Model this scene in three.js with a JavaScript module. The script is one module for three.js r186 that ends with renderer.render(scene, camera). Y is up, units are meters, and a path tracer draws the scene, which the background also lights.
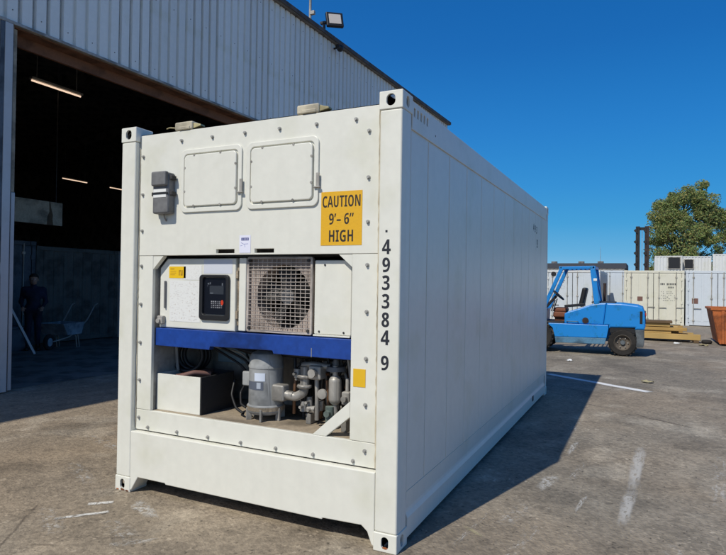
import * as THREE from 'three';
import { RoundedBoxGeometry } from 'three/addons/geometries/RoundedBoxGeometry.js';
import { mergeGeometries, toCreasedNormals } from 'three/addons/utils/BufferGeometryUtils.js';
import { MarchingCubes } from 'three/addons/objects/MarchingCubes.js';
import { RectAreaLightUniformsLib } from 'three/addons/lights/RectAreaLightUniformsLib.js';
import { FontLoader } from 'three/addons/loaders/FontLoader.js';
import { TextGeometry } from 'three/addons/geometries/TextGeometry.js';
import { Brush, Evaluator, SUBTRACTION } from 'three-bvh-csg';

// ------------------------------------------------------------------ camera, sky, sun, exposure
const scene = new THREE.Scene();
const camera = new THREE.PerspectiveCamera(51.1, 1024 / 783, 0.1, 3000);
camera.position.set(3.802, 1.681, 3.339);
camera.rotation.set(0.0094, 0.4521, 0.0148, 'YXZ');

const sunDir = new THREE.Vector3(-0.222, 1, 0.863).normalize();
{
  const W = 1024, H = 512, data = new Float32Array(W * H * 4);
  const stops = [[-1, 0.10, 0.20, 0.30], [0.0, 0.24, 0.48, 0.70], [0.05, 0.06, 0.36, 0.66], [0.10, 0.006, 0.295, 0.64], [0.16, 0.0, 0.245, 0.63],
    [0.25, 0.0, 0.19, 0.57], [0.37, 0.0, 0.132, 0.455], [0.6, 0.002, 0.085, 0.33], [1, 0.002, 0.06, 0.25]];
  const sun = sunDir, ss01 = (t) => Math.min(1, Math.max(0, t));
  for (let j = 0; j < H; j++) for (let i = 0; i < W; i++) {
    const el = ((j + 0.5) / H - 0.5) * Math.PI, az = ((i + 0.5) / W - 0.5) * 2 * Math.PI;
    const y = Math.sin(el), c = Math.cos(el), x = Math.cos(az) * c, z = Math.sin(az) * c;
    let k = 1; while (k < stops.length - 1 && stops[k][0] < y) k++;
    const a = stops[k - 1], b = stops[k], t = Math.min(1, Math.max(0, (y - a[0]) / (b[0] - a[0])));
    const m = x * sun.x + y * sun.y + z * sun.z;
    const HG = (g) => (1 - g * g) / Math.pow(1 + g * g - 2 * g * m, 1.5);               // haze scatters forward, round the sun, and lies thick near the horizon
    const hg = 0.035 * HG(0.75) + 1.7 * HG(0.65) * Math.exp(-7 * Math.max(0, y));
    const up = ss01(y / 0.03);
    const ph = 0.95 + 0.2 * Math.max(0, m) ** 2;
    const o = (j * W + i) * 4;
    data[o] = (a[1] + (b[1] - a[1]) * t) * ph + 0.33 * hg * up;
    data[o + 1] = (a[2] + (b[2] - a[2]) * t) * ph + 0.31 * hg * up;
    data[o + 2] = (a[3] + (b[3] - a[3]) * t) * ph + 0.27 * hg * up;
    data[o + 3] = 1;
  }
  const sky = new THREE.DataTexture(data, W, H, THREE.RGBAFormat, THREE.FloatType);
  sky.mapping = THREE.EquirectangularReflectionMapping; sky.magFilter = sky.minFilter = THREE.LinearFilter;
  sky.wrapS = THREE.RepeatWrapping; sky.needsUpdate = true;
  scene.background = sky; scene.environment = sky;
}
const sun = new THREE.DirectionalLight(new THREE.Color(1.0, 0.955, 0.85), 3.4);
sun.position.copy(sunDir).multiplyScalar(60); sun.castShadow = true;
sun.shadow.mapSize.set(4096, 4096); sun.shadow.bias = -0.0004;
Object.assign(sun.shadow.camera, { left: -40, right: 40, top: 40, bottom: -40, near: 1, far: 160 });
scene.add(sun, sun.target);
const renderer = new THREE.WebGLRenderer({ antialias: true });
renderer.toneMapping = THREE.LinearToneMapping; renderer.toneMappingExposure = 1.06;
renderer.outputColorSpace = THREE.SRGBColorSpace;
renderer.shadowMap.enabled = true; renderer.shadowMap.type = THREE.PCFSoftShadowMap;
RectAreaLightUniformsLib.init();

// ------------------------------------------------------------------ helpers
function rng(s) { return () => { s |= 0; s = s + 0x6D2B79F5 | 0; let t = Math.imul(s ^ s >>> 15, 1 | s); t = t + Math.imul(t ^ t >>> 7, 61 | t) ^ t; return ((t ^ t >>> 14) >>> 0) / 4294967296; }; }
function hash(x, y, s) { let h = Math.imul(x, 374761393) + Math.imul(y, 668265263) + Math.imul(s, 1274126177) | 0; h = Math.imul(h ^ h >>> 13, 1103515245); h = Math.imul(h ^ h >>> 16, 2246822519); return ((h ^ h >>> 15) >>> 0) / 4294967296; }
function vn(x, y, p, s) {                       // value noise, period p (0: none)
  const xi = Math.floor(x), yi = Math.floor(y), fx = x - xi, fy = y - yi, u = fx * fx * (3 - 2 * fx), v = fy * fy * (3 - 2 * fy);
  const w = p ? (n) => ((n % p) + p) % p : (n) => n;
  const a = hash(w(xi), w(yi), s), b = hash(w(xi + 1), w(yi), s), c = hash(w(xi), w(yi + 1), s), d = hash(w(xi + 1), w(yi + 1), s);
  return a + (b - a) * u + (c - a) * v + (a - b - c + d) * u * v;
}
function fbm(x, y, p, s, oct = 4) { let t = 0, a = 0.5, n = 0; for (let k = 0; k < oct; k++) { t += a * vn(x, y, p, s + k * 17); n += a; x *= 2; y *= 2; p *= 2; a *= 0.5; } return t / n; }
const ss = (a, b, x) => { const t = Math.min(1, Math.max(0, (x - a) / (b - a))); return t * t * (3 - 2 * t); };
function tex(size, metres, fn, color = true) {  // fn(u, v) -> grey or [r, g, b] in 0..1 (sRGB when colour); tiles every `metres`
  const d = new Uint8Array(size * size * 4);
  for (let j = 0; j < size; j++) for (let i = 0; i < size; i++) {
    let c = fn(i / size, j / size); if (typeof c === 'number') c = [c, c, c];
    const o = (j * size + i) * 4; for (let k = 0; k < 3; k++) d[o + k] = Math.max(0, Math.min(255, c[k] * 255)); d[o + 3] = c.length > 3 ? Math.max(0, Math.min(255, c[3] * 255)) : 255;
  }
  const t = new THREE.DataTexture(d, size, size); t.wrapS = t.wrapT = THREE.RepeatWrapping; t.magFilter = THREE.LinearFilter; t.minFilter = THREE.LinearMipmapLinearFilter; t.generateMipmaps = true;
  if (color) t.colorSpace = THREE.SRGBColorSpace; t.repeat.set(1 / metres, 1 / metres); t.needsUpdate = true; return t;
}
function cv(w, h, draw) { const c = document.createElement('canvas'); c.width = w; c.height = h; draw(c.getContext('2d'), w, h); const t = new THREE.CanvasTexture(c); t.colorSpace = THREE.SRGBColorSpace; t.magFilter = THREE.LinearFilter; return t; }
const lin = (r, g, b) => new THREE.Color().setRGB(r, g, b);
function mat(r, g, b, o = {}) { return new THREE.MeshStandardMaterial({ color: lin(r, g, b), roughness: 0.6, ...o }); }
function metreUV(geo) {                         // box projection, uv in metres
  const p = geo.attributes.position, n = geo.attributes.normal, uv = new Float32Array(p.count * 2);
  for (let i = 0; i < p.count; i++) {
    const ax = Math.abs(n.getX(i)), ay = Math.abs(n.getY(i)), az = Math.abs(n.getZ(i)); let u, v;
    if (ay >= ax && ay >= az) { u = p.getX(i); v = p.getZ(i); } else if (ax >= az) { u = p.getZ(i); v = p.getY(i); } else { u = p.getX(i); v = p.getY(i); }
    uv[2 * i] = u; uv[2 * i + 1] = v;
  }
  geo.setAttribute('uv', new THREE.BufferAttribute(uv, 2)); return geo;
}
function clean(g, keepUV) { let q = g.index ? g.toNonIndexed() : g; for (const k of Object.keys(q.attributes)) if (!['position', 'normal', 'uv', 'color'].includes(k)) q.deleteAttribute(k); q.groups = []; if (!keepUV) { if (!q.attributes.normal) q.computeVertexNormals(); metreUV(q); } return q; }
const offs = new Map(), taken = new Map();
function numbered(n) { const k = taken.get(n) ?? 0; taken.set(n, k + 1); return k ? n + '_' + String(k).padStart(3, '0') : n; }
function thing(name, label, category, pos = [0, 0, 0], group, turn = 0) {   // pos: base of the thing; its parts are given relative to frame set by local()
  const o = new THREE.Group(); o.name = numbered(name); o.position.set(...pos); o.rotation.y = turn; o.userData = { label, category }; if (group) o.userData.group = group; scene.add(o); return o;
}
function inWorld(o) { offs.set(o, o.position.clone()); return o; }          // parts of o are given in world coordinates
function M(name, geo, m, parent = scene, keepUV = false) {
  const list = (Array.isArray(geo) ? geo : [geo]).map((g) => clean(g, keepUV));
  const g = list.length > 1 ? mergeGeometries(list) : list[0];
  let r = parent, off = null; while (r && r !== scene) { if (offs.has(r)) off = offs.get(r); r = r.parent; }
  if (off) g.translate(-off.x, -off.y, -off.z);
  const me = new THREE.Mesh(g, m); me.name = name; me.castShadow = me.receiveShadow = true; parent.add(me); return me;
}
function T(name, geo, m, label, category, group, keepUV) { const me = M(numbered(name), geo, m, scene, keepUV); me.geometry.computeBoundingBox(); const b = me.geometry.boundingBox, c = [(b.min.x + b.max.x) / 2, b.min.y, (b.min.z + b.max.z) / 2]; me.geometry.translate(-c[0], -c[1], -c[2]); me.position.set(...c); me.userData = { label, category }; if (group) me.userData.group = group; return me; }
function struct(name, geo, m, keepUV) { const me = M(name, geo, m, scene, keepUV); me.userData.kind = 'structure'; return me; }
function copyOf(o, label, pos, turn) { const c = o.clone(); c.name = numbered(o.name.replace(/_\d\d\d$/, '')); c.userData = { ...o.userData }; if (label) c.userData.label = label; if (pos) c.position.set(...pos); if (turn !== undefined) c.rotation.y = turn; scene.add(c); return c; }
const B = (x0, x1, y0, y1, z0, z1, r = 0) => { const w = x1 - x0, h = y1 - y0, d = z1 - z0, m = Math.min(w, h, d) * 0.49; return (r ? new RoundedBoxGeometry(w, h, d, 2, Math.min(r, m)) : new THREE.BoxGeometry(w, h, d)).translate((x0 + x1) / 2, (y0 + y1) / 2, (z0 + z1) / 2); };
const cyl = (r0, r1, h, x, y, z, seg = 20) => new THREE.CylinderGeometry(r1, r0, h, seg).translate(x, y + h / 2, z);
const cylZ = (r, d, x, y, z, seg = 16) => new THREE.CylinderGeometry(r, r, d, seg).rotateX(Math.PI / 2).translate(x, y, z);
const V = (x, y, z) => new THREE.Vector3(x, y, z);
function bar(a, b, w, h) { const A = V(...a), C = V(...b), L = A.distanceTo(C), g = new RoundedBoxGeometry(w, h ?? w, L, 1, Math.min(w, h ?? w) * 0.15); const o = new THREE.Object3D(); o.position.copy(A).add(C).multiplyScalar(0.5); o.lookAt(C); o.updateMatrix(); return g.applyMatrix4(o.matrix); }
function tube(pts, r, seg = 24, rad = 10) { return new THREE.TubeGeometry(new THREE.CatmullRomCurve3(pts.map((p) => V(...p)), false, 'catmullrom', 0.25), seg, r, rad); }
function ext(pts, z0, z1, holes = [], bevel = 0) {  // polygon in x-y extruded z0..z1
  const s = Array.isArray(pts) ? new THREE.Shape(pts.map((p) => new THREE.Vector2(...p))) : pts;
  for (const h of holes) s.holes.push(Array.isArray(h) ? new THREE.Path(h.map((p) => new THREE.Vector2(...p))) : h);
  const g = new THREE.ExtrudeGeometry(s, { depth: z1 - z0 - 2 * bevel, bevelEnabled: bevel > 0, bevelSize: bevel, bevelThickness: bevel, bevelOffset: -bevel, bevelSegments: 2, curveSegments: 10 });
  return g.translate(0, 0, z0 + bevel);
}
const rect = (x0, x1, y0, y1) => [[x0, y0], [x1, y0], [x1, y1], [x0, y1]];
function rrect(x0, x1, y0, y1, r, P = THREE.Shape) { const s = new P(); s.moveTo(x0 + r, y0); s.lineTo(x1 - r, y0); s.absarc(x1 - r, y0 + r, r, -Math.PI / 2, 0); s.lineTo(x1, y1 - r); s.absarc(x1 - r, y1 - r, r, 0, Math.PI / 2); s.lineTo(x0 + r, y1); s.absarc(x0 + r, y1 - r, r, Math.PI / 2, Math.PI); s.lineTo(x0, y0 + r); s.absarc(x0 + r, y0 + r, r, Math.PI, Math.PI * 1.5); return s; }
function face(x0, x1, y0, y1, z) { return new THREE.PlaneGeometry(x1 - x0, y1 - y0).translate((x0 + x1) / 2, (y0 + y1) / 2, z); }  // a label's printed film
function slab(x0, x1, y0, y1, z0, z1) {          // printed plate: front face carries 0..1 uv, rim is thin
  const g = new THREE.BoxGeometry(x1 - x0, y1 - y0, z1 - z0).translate((x0 + x1) / 2, (y0 + y1) / 2, (z0 + z1) / 2); return g;
}

// ------------------------------------------------------------------ materials
const dirt = tex(512, 1.9, (u, v) => { const n = fbm(u * 6, v * 6, 6, 3, 5), f = fbm(u * 40, v * 40, 40, 9, 3), st = fbm(u * 24, v * 3, 3, 41, 3); const d = 0.99 - 0.035 * ss(0.5, 0.85, n) - 0.03 * (f - 0.5) - 0.010 * ss(0.55, 0.8, st); return [d, d * 0.998, d * (0.99 - 0.02 * ss(0.55, 0.8, n))]; });
const dirt2 = tex(512, 1.3, (u, v) => { const n = fbm(u * 5, v * 5, 5, 13, 5), f = fbm(u * 50, v * 50, 50, 19, 3); const d = 0.98 - 0.28 * ss(0.45, 0.8, n) - 0.16 * (f - 0.3); return [d, d * 0.975, d * 0.94]; });
const wavy = tex(256, 1.2, (u, v) => 0.7 * fbm(u * 5, v * 5, 5, 5, 2) + 0.3 * fbm(u * 60, v * 60, 60, 6, 2), false);
const rough = tex(256, 0.9, (u, v) => 0.55 + 0.5 * (fbm(u * 9, v * 9, 9, 25, 4) - 0.5), false);
const rustT = tex(512, 0.8, (u, v) => { const n = fbm(u * 8, v * 8, 8, 33, 5), f = fbm(u * 60, v * 60, 60, 34, 2); const k = ss(0.35, 0.7, n); return [0.62 - 0.25 * k + 0.15 * (f - 0.5), 0.36 - 0.14 * k + 0.12 * (f - 0.5), 0.2 - 0.07 * k + 0.08 * (f - 0.5)]; });
const fineBump = tex(256, 0.25, (u, v) => fbm(u * 24, v * 24, 24, 77, 4), false);
const woodT = tex(512, 1.0, (u, v) => { const w = fbm(u * 2, v * 40, 2, 51, 4) * 0.6 + 0.4 * vn(u * 3, v * 120, 3, 52); const k = 0.8 + 0.35 * (w - 0.5); return [k, k * 0.96, k * 0.88]; });
woodT.wrapS = woodT.wrapT = THREE.RepeatWrapping;
const scuff = tex(512, 1.4, (u, v) => { const n = fbm(u * 7, v * 7, 7, 61, 5), f = fbm(u * 60, v * 30, 30, 62, 3); const k = 0.95 - 0.12 * ss(0.5, 0.8, n), w = ss(0.60, 0.72, f) * ss(0.46, 0.6, n) * 0.75; return [k + (0.9 - k) * w, k * (1 - 0.12 * w), k * (1 - 0.3 * w)]; });
const MT = {
  white: mat(0.775, 0.765, 0.69, { map: dirt, roughness: 0.42, bumpMap: wavy, bumpScale: 0.0012 }),
  side: mat(0.79, 0.765, 0.69, { map: dirt, roughness: 0.34, bumpMap: wavy, bumpScale: 0.0014 }),
  ivory: mat(0.66, 0.62, 0.50, { map: dirt2, roughness: 0.55 }),
  cream: mat(0.55, 0.50, 0.28, { map: dirt2, roughness: 0.6 }),
  black: mat(0.012, 0.012, 0.013, { roughness: 0.5 }),
  blackMatte: mat(0.02, 0.02, 0.021, { roughness: 0.85, bumpMap: fineBump, bumpScale: 0.002 }),
  dark: mat(0.045, 0.045, 0.048, { map: dirt2, roughness: 0.7 }),
  grey: mat(0.19, 0.2, 0.215, { map: dirt2, roughness: 0.5 }),
  lightGrey: mat(0.4, 0.4, 0.39, { map: dirt2, roughness: 0.55 }),
  steel: mat(0.47, 0.47, 0.46, { map: dirt2, roughness: 0.45, metalness: 0.25 }),
  zinc: mat(0.40, 0.39, 0.36, { roughness: 0.5, metalness: 0.3 }),
  compressor: mat(0.37, 0.40, 0.43, { map: dirt2, roughness: 0.45 }),
  copper: mat(0.35, 0.2, 0.12, { map: dirt2, roughness: 0.5, metalness: 0.6 }),
  mauve: mat(0.46, 0.40, 0.375, { map: dirt2, roughness: 0.6 }),
  wire: mat(0.66, 0.61, 0.58, { map: dirt2, roughness: 0.45, metalness: 0.2 }),
  blue: mat(0.012, 0.065, 0.37, { map: dirt2, roughness: 0.4 }),
  pan: mat(0.42, 0.36, 0.28, { map: dirt2, roughness: 0.7, bumpMap: fineBump, bumpScale: 0.003 }),
  yellow: mat(0.78, 0.47, 0.015, { map: dirt, roughness: 0.5 }),
  ink: mat(0.018, 0.02, 0.028, { roughness: 0.55 }),
  rust: mat(1, 1, 1, { map: rustT, roughness: 0.9, bumpMap: fineBump, bumpScale: 0.003 }),
  clad: mat(0.78, 0.78, 0.74, { map: dirt, roughness: 0.5, bumpMap: wavy, bumpScale: 0.006 }),
  cladTrim: mat(0.12, 0.105, 0.10, { map: dirt2, roughness: 0.7 }),
  jamb: mat(0.50, 0.52, 0.54, { map: dirt, roughness: 0.6 }),
  jambBeige: mat(0.40, 0.36, 0.28, { map: dirt2, roughness: 0.7 }),
  brown: mat(0.20, 0.095, 0.055, { map: dirt2, roughness: 0.85 }),
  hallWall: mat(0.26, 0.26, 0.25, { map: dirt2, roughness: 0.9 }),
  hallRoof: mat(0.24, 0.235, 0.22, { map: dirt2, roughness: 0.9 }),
  roofSheet: mat(0.22, 0.21, 0.2, { map: dirt2, roughness: 0.8 }),
  forkBlue: mat(0.014, 0.26, 0.72, { map: scuff, roughness: 0.38 }),
  forkWorn: mat(0.10, 0.25, 0.42, { map: dirt2, roughness: 0.6 }),
  forkGrey: mat(0.13, 0.16, 0.19, { map: dirt2, roughness: 0.7 }),
  rubber: mat(0.03, 0.028, 0.027, { map: dirt2, roughness: 0.9, bumpMap: fineBump, bumpScale: 0.004 }),
  rim: mat(0.14, 0.12, 0.10, { map: dirt2, roughness: 0.7 }),
  seat: mat(0.22, 0.075, 0.035, { map: dirt2, roughness: 0.7 }),
  wood: mat(0.80, 0.58, 0.24, { map: woodT, roughness: 0.8 }),
  wood2: mat(0.70, 0.47, 0.17, { map: woodT, roughness: 0.8 }),
  woodOld: mat(0.22, 0.15, 0.09, { map: woodT, roughness: 0.85 }),
  skip: mat(0.50, 0.145, 0.035, { map: dirt2, roughness: 0.75 }),
  contWhite: mat(0.68, 0.69, 0.68, { map: dirt, roughness: 0.5 }),
  contBlueWhite: mat(0.62, 0.67, 0.72, { map: dirt, roughness: 0.5 }),
  contCream: mat(0.71, 0.69, 0.58, { map: dirt, roughness: 0.5 }),
  contRod: mat(0.5, 0.5, 0.47, { map: dirt2, roughness: 0.5 }),
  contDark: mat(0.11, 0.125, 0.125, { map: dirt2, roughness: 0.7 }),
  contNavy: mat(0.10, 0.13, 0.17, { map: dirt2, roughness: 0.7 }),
  maroon: mat(0.18, 0.09, 0.07, { roughness: 0.7 }),
  mast: mat(0.018, 0.016, 0.017, { map: dirt2, roughness: 0.7 }),
  mastBrown: mat(0.05, 0.03, 0.025, { map: dirt2, roughness: 0.8 }),
  paper: mat(0.78, 0.78, 0.75, { roughness: 0.9 }),
};
const evalr = new Evaluator(); evalr.attributes = ['position', 'normal']; evalr.useGroups = false;
function sub(a, ...bs) { const strip = (g) => { const q = g.clone(); q.deleteAttribute('uv'); return q; }; let A = new Brush(strip(a)); A.updateMatrixWorld(); for (const b of bs) { const Bq = new Brush(strip(b)); Bq.updateMatrixWorld(); A = evalr.evaluate(A, Bq, SUBTRACTION); } return A.geometry; }

// ------------------------------------------------------------------ ground: one sheet to the horizon
{
  const fine = tex(1536, 4.3, (u, v) => {
    const n = fbm(u * 20, v * 20, 20, 101, 4), g = fbm(u * 160, v * 160, 160, 102, 2), s = vn(u * 300, v * 300, 300, 104), l = fbm(u * 45, v * 45, 45, 105, 3);
    let k = 0.84 + 0.12 * (n - 0.5) + 0.24 * (g - 0.5);
    const cl = fbm(u * 11, v * 11, 11, 107, 3);
    k += 0.34 * ss(0.76, 0.92, 0.7 * vn(u * 120, v * 120, 120, 104) + 0.3 * s) * ss(0.44, 0.62, cl) + 0.10 * ss(0.84, 0.95, s) - 0.24 * ss(0.86, 0.97, vn(u * 230, v * 230, 230, 106)) - 0.08 * ss(0.6, 0.8, l);
    return [k, k * 0.99, k * 0.975];
  });
  const bump = tex(1024, 1.7, (u, v) => 0.6 * fbm(u * 120, v * 120, 120, 201, 3) + 0.4 * fbm(u * 20, v * 20, 20, 202, 3), false);
  const axis = (dense0, dense1, step, far) => { const a = []; for (let x = dense0; x <= dense1 + 1e-6; x += step) a.push(x); let s = step; for (let x = dense1; x < far;) { s *= 1.35; x += s; a.push(x); } s = step; for (let x = dense0; x > -far;) { s *= 1.35; x -= s; a.unshift(x); } return a; };
  const xs = axis(-5, 8, 0.06, 1500), zs = axis(-18, 3.2, 0.06, 1500), nx = xs.length, nz = zs.length;
  const pos = new Float32Array(nx * nz * 3), col = new Float32Array(nx * nz * 3), uv = new Float32Array(nx * nz * 2), nor = new Float32Array(nx * nz * 3), idx = [];
  for (let j = 0; j < nz; j++) for (let i = 0; i < nx; i++) {
    const x = xs[i], z = zs[j], o = j * nx + i;
    pos.set([x, 0, z], o * 3); nor.set([0, 1, 0], o * 3); uv.set([x, z], o * 2);
    const a = fbm(x * 0.35 + 40, z * 0.35 + 40, 0, 7, 5), b = fbm(x * 0.9 + 80, z * 0.5 + 11, 0, 8, 5), c = fbm(x * 3.1, z * 3.1, 0, 9, 4), sc = fbm(x * 5 + 0.9 * z, z * 1.1, 0, 14, 4);
    const brown = ss(0.45, 0.66, a) * 0.45 + ss(1.6, -2.0, x + 3 * (a - 0.5)) * 0.75;
    let k = 0.90 + 0.30 * (b - 0.5) + 0.26 * (c - 0.5);
    k += 0.20 * ss(0.60, 0.76, sc) * ss(0.4, 0.6, b);              // worn pale scuffs
    k -= 0.20 * ss(0.62, 0.74, fbm(x * 1.6 + 7, z * 1.6 + 3, 0, 21, 4));   // oil and tyre dirt
    const w = ss(0.60, 0.72, fbm(x * 2.3 + 17, z * 1.7 + 9, 0, 31, 5));
    const q = Math.min(1, brown);
    col.set([(0.385 + 0.075 * q) * k + 0.10 * w, (0.338 + 0.022 * q) * k + 0.097 * w, (0.268 - 0.02 * q) * k + 0.085 * w], o * 3);
  }
  for (let j = 0; j < nz - 1; j++) for (let i = 0; i < nx - 1; i++) { const a = j * nx + i, b = a + 1, c = a + nx, d = c + 1; idx.push(a, c, b, b, c, d); }
  const g = new THREE.BufferGeometry(); g.setAttribute('position', new THREE.BufferAttribute(pos, 3)); g.setAttribute('normal', new THREE.BufferAttribute(nor, 3)); g.setAttribute('color', new THREE.BufferAttribute(col, 3)); g.setAttribute('uv', new THREE.BufferAttribute(uv, 2)); g.setIndex(idx);
  const me = new THREE.Mesh(g, new THREE.MeshStandardMaterial({ vertexColors: true, map: fine, bumpMap: bump, bumpScale: 0.010, roughness: 0.93 }));
  me.name = 'ground'; me.receiveShadow = true; me.userData.kind = 'structure'; scene.add(me);

  // worn paint and chalky scrapes: broken strokes lying on the asphalt
  const stroke = (seed, dens, op = 0.5) => { const t = tex(256, 1, (u, v) => { const e = Math.min(ss(0, 0.06, u), ss(1, 0.94, u), ss(0, 0.22, v + 0.16 * (fbm(u * 9, 3, 9, seed, 3) - 0.5)), ss(1, 0.78, v + 0.16 * (fbm(u * 9, 7, 9, seed, 3) - 0.5))); const n = fbm(u * 14, v * 6, 0, seed, 5), worn = op < 0.8 ? ss(1.05, 0.25, Math.hypot((u - 0.5) * 2, (v - 0.5) * 2) + 0.9 * (fbm(u * 6, v * 3, 0, seed + 9, 4) - 0.5)) : 1; return [1, 1, 1, op * e * worn * ss(1 - dens - 0.1, 1 - dens + 0.2, 0.6 * n + 0.4 * fbm(u * 40, v * 16, 0, seed + 3, 3))]; }); t.wrapS = t.wrapT = THREE.ClampToEdgeWrapping; return t; };
  const sm = [stroke(5, 0.66), stroke(15, 0.56), stroke(25, 0.46), stroke(35, 0.62, 0.85)].map((t) => new THREE.MeshStandardMaterial({ color: lin(0.74, 0.72, 0.67), map: t, transparent: true, roughness: 0.95 }));
  const smY = new THREE.MeshStandardMaterial({ color: lin(0.56, 0.50, 0.30), map: sm[0].map, transparent: true, roughness: 0.95 });
  const smD = new THREE.MeshStandardMaterial({ color: lin(0.07, 0.052, 0.042), map: sm[1].map, transparent: true, roughness: 0.95 });
  let h = 0.004;
  const mark = (name, x0, z0, x1, z1, w, m) => { const L = Math.hypot(x1 - x0, z1 - z0), g = new THREE.PlaneGeometry(L, w).rotateX(-Math.PI / 2).rotateY(-Math.atan2(z1 - z0, x1 - x0)).translate((x0 + x1) / 2, h, (z0 + z1) / 2); const q = new THREE.Mesh(clean(g, true), m); q.name = name; q.receiveShadow = true; me.add(q); };
  mark('painted_line', 2.1, -8.2, 3.92, -7.02, 0.2, new THREE.MeshStandardMaterial({ color: lin(0.74, 0.74, 0.72), map: stroke(8, 0.8, 1), transparent: true, roughness: 0.9 }));
  for (const [x0, z0, x1, z1, w, k] of [[3.79, -3.5, 3.71, -1.8, 0.15, 0], [3.73, -2.1, 3.66, -1.05, 0.13, 0], [3.1, -2.1, 3.02, -1.55, 0.16, 1], [3.4, -1.7, 3.34, -1.2, 0.05, 1], [0.10, 0.62, 0.34, 0.34, 0.05, 3], [0.08, 0.32, 0.22, 0.2, 0.06, 3], [-0.15, 0.5, 0.4, 0.8, 0.2, 2], [0.3, 0.1, 0.75, 0.3, 0.16, 1],
    [2.78, -0.95, 2.7, -0.2, 0.06, 2], [3.15, -0.9, 3.0, 0.1, 0.12, 2], [3.3, -2.6, 3.22, -1.9, 0.1, 2], [3.16, -3.4, 3.12, -2.7, 0.08, 1], [4.5, -3.5, 4.3, -1.6, 0.2, 2], [2.85, -0.2, 2.95, 0.3, 0.1, 2], [-0.9, -0.3, -0.2, 0.05, 0.2, 2], [4.2, -6.2, 5.4, -6.0, 0.1, 2], [0.9, 1.3, 1.25, 1.1, 0.06, 1], [0.45, 0.45, 0.9, 0.62, 0.22, 2], [0.75, 0.75, 1.0, 0.5, 0.1, 1], [3.0, -1.25, 2.9, -0.7, 0.2, 2], [3.45, -0.6, 3.3, 0.1, 0.16, 1], [4.0, -1.0, 3.9, -0.2, 0.2, 2], [3.1, -4.6, 3.05, -3.6, 0.12, 2], [4.6, -5.2, 5.6, -4.9, 0.14, 1], [-1.6, -1.0, -0.7, -0.75, 0.2, 2], [-0.5, -0.55, 0.0, -0.3, 0.08, 1]])
    mark('paint_scrape', x0, z0, x1, z1, w, sm[k]);
  mark('paint_scrape', 2.68, -0.63, 2.86, -0.5, 0.05, smY);
  for (const [x0, z0, x1, z1, w] of [[-0.35, 0.35, 0.35, 1.25, 0.03], [0.55, 0.72, 0.85, 0.55, 0.03], [0.3, 0.95, 0.52, 0.86, 0.025], [4.6, -2.4, 4.9, -0.9, 0.1], [-0.8, -1.2, -0.1, -1.0, 0.08], [3.6, -5.2, 4.4, -4.6, 0.1]]) mark('tyre_mark', x0, z0, x1, z1, w, smD);
}

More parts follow.
